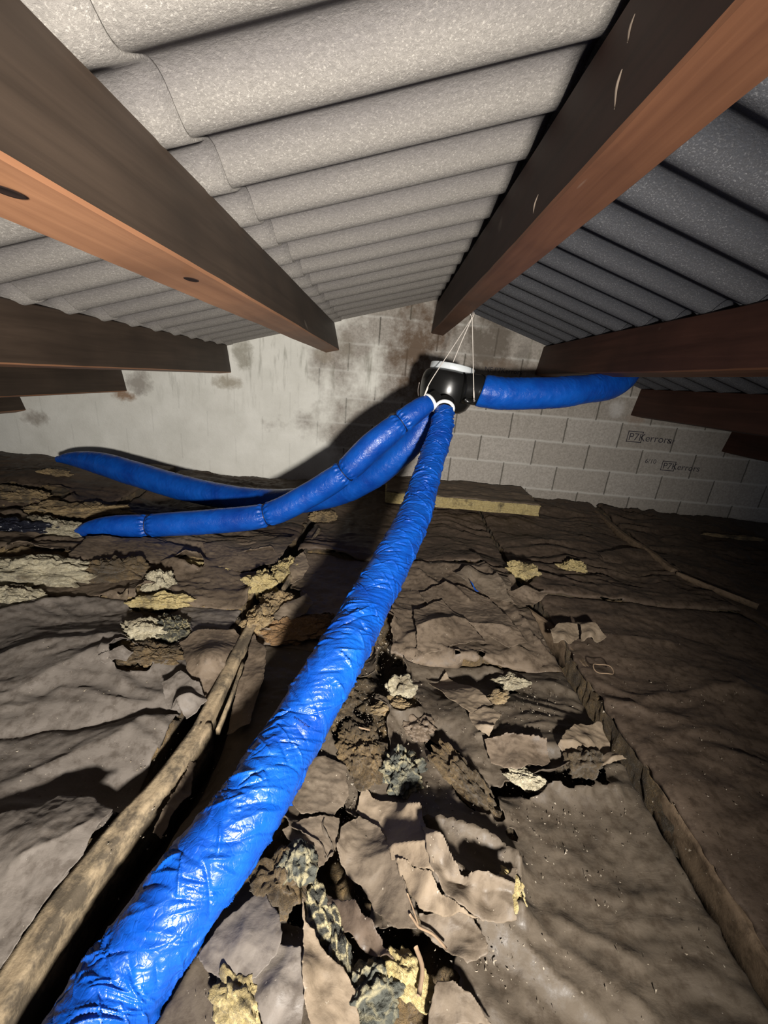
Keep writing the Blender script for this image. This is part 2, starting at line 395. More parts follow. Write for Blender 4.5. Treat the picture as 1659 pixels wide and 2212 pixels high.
# each downslope sheet tucks under the one above, its edge shows just beside the purlin
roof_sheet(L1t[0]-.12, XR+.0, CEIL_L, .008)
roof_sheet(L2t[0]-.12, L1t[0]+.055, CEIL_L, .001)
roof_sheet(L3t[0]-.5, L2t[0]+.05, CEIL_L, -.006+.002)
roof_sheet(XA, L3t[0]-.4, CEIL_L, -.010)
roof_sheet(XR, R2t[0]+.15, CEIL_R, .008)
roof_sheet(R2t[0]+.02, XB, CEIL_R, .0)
fl = tag(box('floor', (XA, -1.3, ZF-.05), (XB, YW, ZF), BOARD), kind='structure')

# ------------------------------------------------------------------ purlins and ridge beam
def purlin(name, top, bot, width, side, label, m_side, m_under, y0=-1.2, grp='roof purlins running to the gable wall'):
    d = (bot-top)/np.linalg.norm(bot-top); wv = np.array([-d[1], d[0]])
    if (side == 'L') != (wv[0] < 0): wv = -wv        # the hidden side lies to the left (L) or right (R) of the visible corners
    c = [top, bot, bot+wv*width, top+wv*width]
    ny = 60; ys = np.linspace(y0, YW-.002, ny); V = []
    rs = random.Random(len(name)+int(top[0]*100))
    # chamfered, slightly irregular section
    k = .005; sec = []
    for i in range(4):
        a, b, e = c[i-1], c[i], c[(i+1) % 4]
        sec += [b+(a-b)/np.linalg.norm(a-b)*k, b+(e-b)/np.linalg.norm(e-b)*k]
    sec = np.array(sec); n = len(sec)
    for y in ys:
        wob = np.array([.0025*noise(y*1.1, top[0]*3, 1.), .0025*noise(y*1.3, top[0]*3, 7.)])
        j = np.array([[.0012*noise(y*9, i*3.1, 2.), .0012*noise(y*9, i*3.1, 5.)] for i in range(n)])
        for q in sec+wob*np.clip((YW-y), 0, 1)+j: V.append((q[0], y, q[1]))
    Fs = []; mi = []
    for a in range(ny-1):
        for i in range(n):
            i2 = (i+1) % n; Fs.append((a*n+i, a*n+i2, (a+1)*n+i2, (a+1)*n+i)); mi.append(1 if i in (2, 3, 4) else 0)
    Fs += [tuple(range(n)), tuple((ny-1)*n+i for i in range(n-1, -1, -1))]; mi += [0, 0]
    root = empty(name, (c[1][0], 1., c[1][1]), label, 'beam', grp)
    o = mesh_np('timber', np.array(V), Fs, [m_side, m_under], smooth_=False, midx=mi); 
    bm = bmesh.new(); bm.from_mesh(o.data); bmesh.ops.recalc_face_normals(bm, faces=bm.faces); bm.to_mesh(o.data); bm.free()
    rebase(root, o); return root, c
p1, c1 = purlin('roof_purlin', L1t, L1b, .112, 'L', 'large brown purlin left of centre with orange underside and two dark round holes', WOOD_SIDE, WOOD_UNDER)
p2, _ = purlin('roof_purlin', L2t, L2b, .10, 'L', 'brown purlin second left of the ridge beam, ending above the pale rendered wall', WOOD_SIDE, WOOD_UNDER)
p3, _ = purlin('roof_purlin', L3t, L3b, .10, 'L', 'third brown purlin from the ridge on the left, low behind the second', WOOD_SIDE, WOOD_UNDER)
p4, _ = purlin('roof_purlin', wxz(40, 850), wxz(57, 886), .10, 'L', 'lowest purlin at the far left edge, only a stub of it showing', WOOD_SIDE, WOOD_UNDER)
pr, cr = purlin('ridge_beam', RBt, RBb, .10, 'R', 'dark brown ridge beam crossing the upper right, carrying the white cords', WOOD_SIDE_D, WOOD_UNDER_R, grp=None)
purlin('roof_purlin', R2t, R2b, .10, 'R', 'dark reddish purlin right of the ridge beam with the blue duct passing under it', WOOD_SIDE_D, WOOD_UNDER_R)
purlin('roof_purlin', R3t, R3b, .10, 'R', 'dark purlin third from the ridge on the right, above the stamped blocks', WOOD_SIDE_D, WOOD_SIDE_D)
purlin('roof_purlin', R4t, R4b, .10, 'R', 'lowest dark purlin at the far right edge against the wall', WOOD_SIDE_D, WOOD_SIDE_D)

def streak(pts, root):
    q = []
    for px, py in pts:
        x = RBb[0]
        for _ in range(4):
            d = ray(px, py); p = CAM+d*(x/d[0]); t = np.clip((p[2]-RBb[1])/(RBt[1]-RBb[1]), 0, 1); x = RBb[0]*(1-t)+RBt[0]*t
        q.append(p)
    o = tube('resin_streak', q, [.001]+[.0026]*(len(q)-2)+[.001], PALE, seg=8, step=.006); o['label'] = 'pale dried streak on the side'; rebase(root, o)
PALE = m_plain('pale_resin', (.30, .24, .19), .7, .2)
streak([(1372, 30), (1362, 60), (1356, 92)], pr); streak([(1344, 150), (1338, 170), (1332, 195), (1328, 235)], pr); streak([(1163, 420), (1156, 440), (1152, 460)], pr)
def knot(px, py, zb, root):
    p = onZ(px, py, zb); th = np.linspace(0, 2*np.pi, 24, endpoint=False); V = []; 
    for r, dz in ((.017, -.0012), (.0145, -.0022), (.012, -.0014), (.0, -.0012)):
        for t in th: V.append((p[0]+r*math.cos(t)*.8, p[1]+r*math.sin(t)*1.2, p[2]+dz))
    o = mesh_np('bolt_hole', np.array(V), [tuple(f) for f in grid_faces(4, 24, True)], HOLE); o['label'] = 'dark round hole in the orange underside'
    rebase(root, o)
zb1 = (L1b[1]+c1[2][1])/2-.001
knot(14, 411, zb1, p1); knot(413, 603, zb1, p1)

# ------------------------------------------------------------------ the fan box hanging from the ridge beam
YH = onZ(1020, 684, RBb[1]-.004)[1]
HOOK = onZ(1020, 686, RBb[1]-.012)
BC = onY(966, 843, YH-.02)
tilt = Matrix.Rotation(math.radians(6.5), 4, 'Y') @ Matrix.Rotation(math.radians(-3), 4, 'X')
MB = Matrix.Translation(Vector(BC)) @ tilt
print('box', BC, 'hook', HOOK)
fan = empty('ventilation_box', BC, 'round black plastic ventilation fan box with white rimmed lid hanging from the ridge beam', 'fan box')
body = lathe('housing', [(0, -.118), (.07, -.118), (.100, -.112), (.128, -.090), (.146, -.055), (.153, -.01), (.154, .035), (.150, .066), (.140, .086), (.124, .097), (.112, .100), (.112, .112), (0, .112)], BLACK, MB)
MBl = MB @ Matrix.Translation((.000, 0, 0))
lid = lathe('lid', [(.112, .100), (.121, .100), (.1235, .104), (.1235, .129), (.120, .133), (.100, .134), (.02, .136), (0, .136)], LIDW, MBl); lid['label'] = 'white translucent rim of the lid'
def dirM(p, d):
    q = Vector(tuple(map(float, d))).to_track_quat('Z', 'Y'); return Matrix.Translation(Vector(tuple(map(float, p)))) @ q.to_matrix().to_4x4()
parts = [body, lid]
# outlet collar to the right
RD = [(1000, 842, 2.16), (1048, 846, 2.17)]
a, b = P(996, 838, 2.13), P(1046, 845, 2.15)
col = tube('outlet_collar', [a, (a+b)/2, b, b+(b-a)*.2], [.080, .080, .080, .079], BLACK, seg=40); parts.append(col)
rimc = tube('collar_bead', [b-(b-a)*.22, b-(b-a)*.18], [.084, .084], BLACK, seg=40); parts.append(rimc)
def port(p, d, r, mat=WHITE):
    Mx = dirM(p, d)
    sp = lathe('spigot', [(r*.9, -.05), (r*.9, .0), (r*.86, .012), (r*.80, .012)], BLACK, Mx, seg=40)
    rg = lathe('port_ring', [(r*.84, -.004), (r*1.06, -.004), (r*1.10, .002), (r*1.06, .009), (r*.92, .012), (r*.84, .012)], mat, Mx, seg=48)
    rg['label'] = 'white plastic ring of a duct port'; return [sp, rg]
PM = P(961, 881, 2.02); DM = P(952, 925, 1.93)-PM
PL = P(929, 869, 2.04); DL = P(880, 902, 2.0)-PL
PBk = P(930, 884, 2.16); DB = P(905, 930, 2.2)-PBk
parts += port(PM, DM, .047)+port(PL, DL, .045)+port(PBk, DB, .045)
# feet lug, seams and a small moulded mark
lug = tube('mounting_lug', [P(1004, 862, 2.06), P(1012, 868, 2.06), P(1024, 866, 2.07)], [.012, .014, .012], BLACK, seg=12); parts.append(lug)
lug2 = tube('mounting_lug', [P(912, 858, 2.02), P(916, 862, 2.02), P(921, 858, 2.03)], [.010, .011, .010], BLACK, seg=12); parts.append(lug2)
wire = tube('side_clip', [P(906, 826, 2.08), P(903, 842, 2.08), P(904, 857, 2.07)], .0022, METAL, seg=8); parts.append(wire)
rebase(fan, *parts)

def cord(pts, label, r=.0022):
    o = tube('hanging_cord', pts, r, CORD, seg=8, step=.02)
    center_origin(o, pts[0]); return tag(o, label, 'cord', 'white cords holding up the fan box')
lower = P(915, 858, 2.01); edge = P(930, 824, 1.97)
cord([HOOK, (HOOK*.5+edge*.5), edge, lower], 'left cord, bent over the lid rim of the fan box')
back_pt = P(976, 786, 2.33); cord([HOOK, back_pt*.5+HOOK*.5, back_pt-np.array([0, 0, .012])], 'middle cord, running down behind the white lid', .0026)
rr = P(1024, 868, 2.03); cord([HOOK, HOOK*.5+rr*.5, rr], 'right cord, hanging almost straight down beside the blue outlet duct')
def knot_cord(p, q, root_o, lab='cord knot'):
    o = tube('knot', [p, (p+q)/2, q], [.002, .0042, .003], CORD, seg=8)
    mi = root_o.matrix_basis.inverted(); o.parent = root_o; o.matrix_parent_inverse = mi
cords = [o for o in bpy.data.objects if o.name.startswith('hanging_cord')]
knot_cord(P(925, 836, 1.985), P(917, 854, 2.01), cords[0]); knot_cord(P(1023, 838, 2.045), P(1024, 862, 2.03), cords[2])
hp = [P(1015, 672, YH*.94+.02)]
h0 = HOOK
hk = tube('screw_hook', [h0+[0, 0, .03], h0+[0, 0, .012], h0+[.006, 0, .002], h0+[.004, 0, -.006], h0+[-.004, 0, -.006], h0+[-.006, 0, .001]], .0022, METAL, seg=8, step=.003)
center_origin(hk, h0); tag(hk, 'small metal screw hook in the underside of the ridge beam', 'hook')
tw = tube('tie_tail', [h0+[-.016, -.004, .018], h0+[-.008, -.004, .008], h0+[0, 0, 0], h0+[.006, -.004, .010], h0+[.005, -.006, .024]], .0016, CORD, seg=6, step=.004)
mi = hk.matrix_basis.inverted(); tw.parent = hk; tw.matrix_parent_inverse = mi; tw['label'] = 'frayed cord tails knotted at the hook'

# ------------------------------------------------------------------ ducts
FLAT = None
def duct(pts, label, mat, amp, ties=(), step=.005, seg=120, flat=None, style=1, name='flexible_duct'):
    q = np.array([[*P(x, y, z), r] for x, y, z, r in pts])
    L = np.linalg.norm(np.diff(q[:, :3], axis=0), axis=1).sum(); n = int(L/step)
    c, s = catmull(q, n); T, N, B = frames(c[:, :3]); th = np.linspace(0, 2*np.pi, seg, endpoint=False)
    S, TH = np.meshgrid(s, th, indexing='ij'); R = np.broadcast_to(c[:, 3:4], S.shape).copy()
    cs, sn = np.cos(TH), np.sin(TH); o = len(label)*1.7
    k = 1.0/.065
    w1 = noise(cs*1.1+o, sn*1.1, (S*26+.9*np.sin(TH+.5)))            # folds lying across the duct
    w2 = noise(cs*1.6+o+5, sn*1.6, (S*48-1.6*np.sin(TH*1.+1.2)+2*noise(S*5, cs)))
    w3 = noise(cs*2.5+o+9, sn*2.5, S*95+2.2*cs)
    big = noise(cs*.9+o, sn*.9, S*7)
    if style == 2:                                                     # crushed film: sharp creases crossing at shallow angles
        S0 = S; S = S+.022*noise(S*3.1, cs*.6, sn*.6)+.01*noise(S*11, cs, sn); q1 = noise(cs*.55+o, sn*.55, S*24+1.3*np.sin(TH+.3)); q2 = noise(cs*.6+o+4, sn*.6, S*38-2.0*np.sin(TH+2.)+1.2*noise(S*5, cs))
        q3 = noise(cs*.9+o+8, sn*.9, S*62+3.2*np.sin(TH*1.+4.)); q4 = noise(cs*1.1+o+2, sn*1.1, S*100-4.*np.sin(TH+1.))
        fold = (1-np.abs(q3)*2.2)*.22+(1-np.abs(q4)*2.)*.16; S = S0; rs_ = np.random.RandomState(11); up = np.zeros(S.shape); dn = np.zeros(S.shape); rr0 = .067
        for _ in range(int(430*L)):
            s0, t0 = rs_.uniform(0, L), rs_.uniform(0, 2*np.pi); ln = rs_.uniform(.018, .06); an = rs_.choice([-1, 1], p=[.35, .65])*abs(rs_.normal(.30+.35*s0/L, .22)); wd = rs_.uniform(.0016, .0042); h_ = rs_.uniform(.4, 1.25)
            i0, i1 = np.searchsorted(s, [s0-ln-.01, s0+ln+.01]); 
            if i1-i0 < 3: continue
            dS = S[i0:i1]-s0; dT = np.angle(np.exp(1j*(TH[i0:i1]-t0)))*rr0
            u_ = dT*math.cos(an)+dS*math.sin(an); v_ = -dT*math.sin(an)+dS*math.cos(an)+rs_.uniform(-4, 4)*u_*u_
            g_ = h_*np.exp(-np.abs(v_)/wd)*np.clip(1-(u_/ln)**2, 0, 1)
            if rs_.rand() < .62: up[i0:i1] = np.maximum(up[i0:i1], g_)
            else: dn[i0:i1] = np.maximum(dn[i0:i1], g_)
        fold = fold+up*1.15-dn*1.0-.2
        m0 = 1
    else: fold = (1-np.abs(w1)*2.0)*.55+(1-np.abs(w2)*2.0)*.40+w3*.35
    m = .25+.85*np.clip(noise(cs+3, sn, S*7)*2.2+.5, 0, 1)
    D = amp*(fold*(m if style == 1 else .55+.45*m)+(.55 if style == 1 else .4)*big)
    if flat is not None:
        ds, dth, ws, wt = flat
        a_ = np.angle(np.exp(1j*(TH-dth))); f = np.exp(-((S-ds)/ws)**4-(a_/wt)**4); D = D*(1-f)+amp*.4*f
    tie_s = []
    if ties:
        pr_ = np.array([proj(x) for x in c[:, :3]])
        for tx, ty in ties:
            i = int(np.argmin(np.hypot(pr_[:, 0]-tx, pr_[:, 1]-ty))); tie_s.append(i)
            R *= 1-.16*np.exp(-((S-s[i])/.012)**2)-.06*np.exp(-((S-s[i])/.04)**2)
            D += .0035*np.sin(TH*14+o)*np.exp(-((np.abs(S-s[i])-.018)/.014)**2)
    R = R+D
    R[0] = c[0, 3]*.9; 
    V = c[:, None, :3]+R[..., None]*(cs[..., None]*N[:, None]+sn[..., None]*B[:, None])
    V = V.reshape(-1, 3)
    nn = len(V); V = np.vstack([V, c[-1:, :3]]); Fq = [grid_faces(n, seg, True)]
    Fs = np.vstack(Fq); j = np.arange(seg); cap = np.stack([(n-1)*seg+j, np.full(seg, nn), np.full(seg, nn), (n-1)*seg+(j+1) % seg], -1)
    sleeve = mesh_np('sleeve', V[:nn], Fs, mat)
    base = c[n//2, :3]; root = empty(name, base, label, 'duct', None); kids = [sleeve]
    for i in tie_s:
        rr_ = c[i, 3]*.86+amp; thh = np.linspace(0, 2*np.pi, 40)
        pts_ = c[i, :3]+rr_*(np.cos(thh)[:, None]*N[i]+np.sin(thh)[:, None]*B[i])
        t = tube('cable_tie', pts_, .0028, TIE, seg=8, step=.012, closed_ends=False); kids.append(t)
    rebase(root, *kids); return root, dict(c=c, s=s, N=N, B=B, T=T)

mainp = [(961, 884, 2.01, .043), (957, 905, 1.99, .052), (949, 945, 1.95, .058), (930, 1001, 1.86, .061), (909, 1074, 1.70, .064), (884, 1140, 1.54, .066),
         (798, 1303, 1.24, .067), (722, 1439, 1.04, .067), (634, 1588, .93, .067), (537, 1750, .79, .069), (393, 1939, .69, .069), (262, 2132, .62, .068), (140, 2330, .54, .068), (0, 2600, .46, .068)]
# where the printed word sits: a smooth patch of the film
def find_patch(pts, px, py):
    q = np.array([[*P(x, y, z), r] for x, y, z, r in pts]); L = np.linalg.norm(np.diff(q[:, :3], axis=0), axis=1).sum()
    c, s = catmull(q, int(L/.005)); T, N, B = frames(c[:, :3]); best = None
    for i in range(len(c)):
        if np.hypot(*(proj(c[i, :3])-[px, py])) > 150: continue
        for th in np.linspace(0, 2*np.pi, 120):
            nrm = np.cos(th)*N[i]+np.sin(th)*B[i]; p = c[i, :3]+c[i, 3]*nrm
            if nrm.dot(CAM-p) <= 0: continue
            d = np.hypot(*(proj(p)-[px, py]))
            if best is None or d < best[0]: best = (d, s[i], th)
    return best
bp = find_patch(mainp, 648, 1562); print('patch', bp)
dm, im = duct(mainp, 'long crumpled blue duct sweeping from the fan box down to the bottom left foreground', BLUE, .0066, step=.0022, seg=260, flat=(bp[1], bp[2], .018, .50), style=2)
leftp = [(928, 870, 2.03, .042), (908, 882, 2.02, .052), (866, 913, 2.02, .060), (805, 962, 2.03, .068), (745, 1019, 2.07, .066), (665, 1071, 2.12, .067), (576, 1112, 2.14, .066),
         (450, 1127, 2.14, .066), (323, 1135, 2.13, .062), (245, 1137, 2.12, .057), (200, 1142, 2.12, .044), (172, 1150, 2.13, .028)]
_, il = duct(leftp, 'shiny blue duct pinched by dark ties, curving from the fan box down to the left', BLUE_S, .0016, ties=((866, 913), (747, 1020), (576, 1112), (323, 1135)))
backp = [(929, 888, 2.16, .044), (915, 915, 2.17, .060), (880, 965, 2.22, .072), (800, 1030, 2.34, .078), (710, 1070, 2.48, .080), (600, 1084, 2.60, .082), (500, 1075, 2.68, .083), (400, 1055, 2.74, .085),
         (300, 1026, 2.80, .086), (220, 1002, 2.86, .080), (165, 992, 2.90, .055), (125, 992, 2.93, .022)]
_, ib = duct(backp, 'blue duct lying furthest back, passing behind the tied duct along the wall', BLUE_S, .0022)
rightp = [(1038, 843, 2.13, .083), (1050, 846, 2.13, .084), (1100, 851, 2.14, .083), (1200, 848, 2.17, .082), (1260, 842, 2.22, .077), (1320, 831, 2.32, .078), (1348, 812, 2.42, .076), (1362, 799, 2.48, .06)]
duct(rightp, 'short thick blue duct running right from the fan box under the reddish purlin', BLUE_S, .0028)

def text_mesh(txt, size):
    cu = bpy.data.curves.new('t', 'FONT'); cu.body = txt; cu.size = size; cu.resolution_u = 3
    o = bpy.data.objects.new('t', cu); COL.objects.link(o)
    dg = bpy.context.evaluated_depsgraph_get(); me = bpy.data.meshes.new_from_object(o.evaluated_get(dg))
    bm = bmesh.new(); bm.from_mesh(me); bmesh.ops.triangulate(bm, faces=bm.faces)
    bmesh.ops.subdivide_edges(bm, edges=[e for e in bm.edges if e.calc_length() > size*.15], cuts=1)
    bmesh.ops.triangulate(bm, faces=bm.faces)
    V = np.array([v.co[:] for v in bm.verts]); Fs = [tuple(v.index for v in f.verts) for f in bm.faces]; bm.free()
    bpy.data.objects.remove(o); return V, Fs
V, Fs = text_mesh('attonpic', .0125); V[:, 0] -= V[:, 0].mean()
c, s = im['c'], im['s']; out = []; TS = -1
for x, y, _ in V:
    # letters read across the duct, their tops towards the fan box (s decreasing)
    ss = bp[1]-y; th = bp[2]+TS*x/.067
    i = np.clip(np.searchsorted(s, ss), 1, len(s)-1); f = (ss-s[i-1])/(s[i]-s[i-1])
    lerp = lambda A: A[i-1]*(1-f)+A[i]*f
    nrm = math.cos(th)*lerp(im['N'])+math.sin(th)*lerp(im['B']); out.append(lerp(c)[:3]+nrm*(lerp(c)[3]+.0066*.4+.0012))
out = np.array(out)
tx = mesh_np('printed_word', out, Fs, INKB, smooth_=False); tx['label'] = 'small dark printed word on the blue film'
tx.parent = dm; tx.matrix_parent_inverse = Matrix.Translation(-Vector(dm.location))

# ink stamps on the blocks
def stamp(px, py, txt, size, boxed=None, slope=0.):
    V, Fs = text_mesh(txt, size); p = onY(px, py, YW-.0015); o = []
    if boxed:
        x0, x1, z0, z1 = boxed; t = size*.08
        for (a0, a1, b0, b1) in ((x0, x1, z0, z0+t), (x0, x1, z1-t, z1), (x0, x0+t, z0, z1), (x1-t, x1, z0, z1)):
            k = len(V); V = np.vstack([V, [(a0, b0, 0), (a1, b0, 0), (a1, b1, 0), (a0, b1, 0)]]); Fs = Fs+[(k, k+1, k+2, k+3)]
    W = np.stack([p[0]+V[:, 0], np.full(len(V), p[1]), p[2]+V[:, 1]], 1)
    m = mesh_np('block_stamp', W, Fs, INK, smooth_=False); m.parent = wall; m['label'] = 'dark ink lettering stamped on a block'
sz = .085
stamp(1356, 950, 'P7Kerrors', sz, (-.012, .115, -.016, .075)); stamp(1440, 958, 'NF', .05)
stamp(1392, 1000, '6/10', .055); stamp(1430, 1012, 'P7Kerrors', .075, (-.012, .105, -.016, .066))
stamp(1046, 802, 'NF P7Kerrors', .052)

# ------------------------------------------------------------------ floor height field
DUCTC = np.vstack([np.c_[q['c'][::k_, :3], q['c'][::k_, 3]] for q, k_ in ((im, 8), (il, 5), (ib, 5))])
# ridges and folds of the papers: pixel polyline on the floor -> (amp, width)
CREASES = [
 ([(0, 1590), (200, 1555), (430, 1525)], -.022, .022), ([(0, 1440), (180, 1400), (330, 1400)], .018, .03),
 ([(60, 1680), (300, 1560), (470, 1530)], .015, .022), ([(0, 1520), (230, 1430), (270, 1480)], .02, .03),
 ([(0, 1340), (150, 1300), (300, 1290)], .025, .03), ([(140, 1500), (330, 1520)], .015, .018),
 ([(950, 1170), (1000, 1180), (1060, 1190)], .010, .02), ([(900, 1230), (1100, 1260)], .015, .03),
 ([(905, 1250), (980, 1290), (1010, 1310)], .02, .012), ([(1000, 1190), (1090, 1300), (1180, 1410)], .02, .02),
 ([(880, 1380), (980, 1350), (1090, 1380)], .02, .03), ([(950, 1450), (1100, 1440), (1180, 1430)], -.02, .03),
 ([(880, 1780), (960, 1810), (1110, 1890)], .035, .014), ([(850, 1860), (930, 1900), (1040, 1980), (1120, 2010)], .035, .016),
 ([(1110, 1890), (1120, 1980), (1110, 2010)], .025, .015), ([(950, 1960), (1100, 2010)], -.025, .02),
 ([(1040, 2000), (1300, 2212)], .02, .03), ([(1150, 2010), (1400, 2212)], .015, .03), ([(1200, 1990), (1380, 2100)], .012, .025),
 ([(1180, 1700), (1350, 1660)], .02, .02), ([(1030, 1590), (1150, 1620), (1250, 1640)], .02, .02),
 ([(1220, 1370), (1300, 1380), (1450, 1390)], .012, .03), ([(1200, 1480), (1340, 1520), (1600, 1480)], .014, .03),
 ([(1350, 1180), (1659, 1200)], .02, .05), ([(1100, 1130), (1290, 1180)], .015, .04),
 ([(30, 1750), (250, 1760), (310, 1800)], .012, .02), ([(60, 1900), (200, 1850)], .01, .02)]
BUMPS = [(700, 1000, 0, .01, .01), (1020, 1240, .05, .25, .25), (800, 1800, -.03, .10, .14), (950, 1590, -.045, .07, .05),
         (1060, 1700, -.05, .10, .04), (1000, 1460, -.045, .22, .07), (230, 1700, -.06, .12, .07), (450, 1640, -.05, .05, .12), (150, 1820, .03, .18, .12),
         (190, 1430, .035, .22, .14), (450, 1450, .02, .1, .1), (700, 1200, .03, .2, .15), (100, 1210, .03, .35, .12), (330, 1190, .015, .5, .12),
         (40, 1050, .05, .5, .2), (1150, 1550, .02, .12, .1), (960, 1830, .03, .12, .10), (1000, 1950, .03, .10, .08), (1150, 1850, .02, .2, .15), (1250, 1300, .015, .3, .2)]
_C = [(np.array([onZ(x, y, 0)[:2] for x, y in pl]), a, w_) for pl, a, w_ in CREASES]
_B = [(onZ(x, y, 0)[:2], a, sx, sy) for x, y, a, sx, sy in BUMPS]
def Hbase(x, y):
    z = .06*smooth(2.5, 3.3, y)+.022*fbm(x*2.2, y*2.2, 3., 3)
    for (p, a, sx, sy) in _B: z = z+a*np.exp(-((x-p[0])/sx)**2-((y-p[1])/sy)**2)
    return z
def Hfold(x, y):
    z = 0*x
    for pl, a, w_ in _C:
        d = np.full(x.shape, 9.); xx = x+.02*noise(x*9, y*9, 1.); yy = y+.02*noise(x*9, y*9, 4.)
        for q0, q1 in zip(pl[:-1], pl[1:]):
            e = q1-q0; t = np.clip(((xx-q0[0])*e[0]+(yy-q0[1])*e[1])/e.dot(e), 0, 1)
            d = np.minimum(d, np.hypot(xx-q0[0]-t*e[0], yy-q0[1]-t*e[1]))
        z = z+a*np.exp(-d/w_)
    return z
def wrinkle(x, y, o=0., k=1.):
    wx = x+.10*noise(x*3, y*3, o+2.); wy = y+.10*noise(x*3, y*3, o+5.)
    a = np.clip(fbm(x*1.7, y*1.7, o+11., 2)+.6, .15, 1.3)
    r = .016*ridge(wx*2.6, wy*9.5, o)*a+.008*ridge(wx*7+wy*4, wy*17, o+3.)*a+.0035*ridge(wx*22+wy*9, wy*40-wx*8, o+7.)
    f = .006*np.abs(noise(wx*11, wy*11, o+20.))+.0018*noise(x*60, y*60, o)
    return k*(r-.012+f)
def H(x, y): x = np.asarray(x, float); y = np.asarray(y, float); return Hbase(x, y)+Hfold(x, y)
def duct_clear(x, y, z):
    """press the covering down under the foreground duct"""
    pts = DUCTC[DUCTC[:, 2] < .34]
    xf, yf = x.ravel(), y.ravel(); lim = np.full(len(xf), 9.)
    for p in pts:
        rr = p[3]+.006; d = np.hypot(xf-p[0], yf-p[1]); m = d < rr
        lim[m] = np.minimum(lim[m], p[2]-np.sqrt(np.maximum(rr**2-d[m]**2, 0))-.003)
    return np.minimum(z, lim.reshape(z.shape))

# torn openings in the facings: (px, py, rx, ry, rot)   metres
HOLES = [(775, 1560, .085, .16, .3), (800, 1490, .10, .07, 0), (870, 1520, .06, .05, 0), (1010, 1690, .05, .13, .5), (1180, 1700, .17, .035, .15), (1270, 1660, .05, .06, 0),
         (590, 1290, .10, .16, .3), (600, 1340, .12, .10, 0), (680, 1350, .10, .07, 0), (330, 1380, .12, .07, 0), (330, 1310, .10, .08, 0), (300, 1440, .08, .05, 0), (560, 1220, .1, .1, 0),
         (690, 1130, .10, .12, 0), (830, 1390, .03, .22, 0), (860, 1440, .05, .10, 0), (60, 1225, .22, .12, 0), (60, 1080, .3, .14, 0), (150, 1120, .3, .12, 0),
         (740, 1800, .04, .10, .4), (730, 1950, .07, .09, .2), (660, 1900, .06, .07, 0), (800, 2090, .09, .07, .2), (900, 2050, .05, .05, 0), (540, 2150, .05, .05, 0), (850, 2180, .12, .05, 0),
         (610, 1870, .05, .06, .0), (1125, 1255, .07, .07, 0), (900, 1870, .025, .04, .3), (1090, 1470, .05, .03, 0), (1000, 1420, .10, .02, .1), (400, 1230, .10, .05, 0), (450, 1480, .03, .07, .2)]
VOIDS = [(1180, 1695, .15, .028, .06), (830, 1380, .035, .16, .06), (735, 1780, .04, .12, .05), (740, 1980, .07, .05, .07), (630, 1960, .04, .07, .07), (900, 1570, .06, .03, .05),
         (60, 1130, .25, .06, .08), (430, 1380, .05, .04, .05), (150, 1040, .4, .08, .08), (560, 1240, .04, .04, .04), (1080, 1230, .05, .03, .05), (370, 1240, .05, .05, .05), (880, 2010, .05, .02, .05)]
_H = [(onZ(x, y, 0)[:2], a, b_, r_) for x, y, a, b_, r_ in HOLES]
_V = [(onZ(x, y, 0)[:2], a, b_, d_) for x, y, a, b_, d_ in VOIDS]
def holef(x, y):
    f = np.full(x.shape, 1.)
    for (p, a, b_, r_) in _H:
        u = (x-p[0])*math.cos(r_)+(y-p[1])*math.sin(r_); v = -(x-p[0])*math.sin(r_)+(y-p[1])*math.cos(r_)
        d = (np.sqrt((u/a)**2+(v/b_)**2)-1)*min(a, b_)
        f = np.minimum(f, d)
    return f+.030*noise(x*11, y*11, 5.)+.012*noise(x*34, y*34, 8.)+.004*noise(x*110, y*110, 2.)

def masked_grid(X, Y, Z, f, name, mat):
    """keep f>0, snapping the ragged boundary onto f=0"""
    gx = np.gradient(f, X[1, 0]-X[0, 0], axis=0); gy = np.gradient(f, Y[0, 1]-Y[0, 0], axis=1)
    g2 = gx*gx+gy*gy+1e-6; neg = f < 0; st = abs(X[1, 0]-X[0, 0])
    sx = np.clip(-f*gx/g2, -st, st); sy = np.clip(-f*gy/g2, -st, st)
    X2 = np.where(neg, X+sx, X); Y2 = np.where(neg, Y+sy, Y)
    Fq = grid_faces(*X.shape); pos = (~neg).ravel(); keep = pos[Fq].any(1); Fq = Fq[keep]
    used = np.zeros(X.size, bool); used[Fq.ravel()] = True; idx = np.cumsum(used)-1
    V = np.stack([X2, Y2, Z], -1).reshape(-1, 3)[used]
    return mesh_np(name, V, idx[Fq], mat)

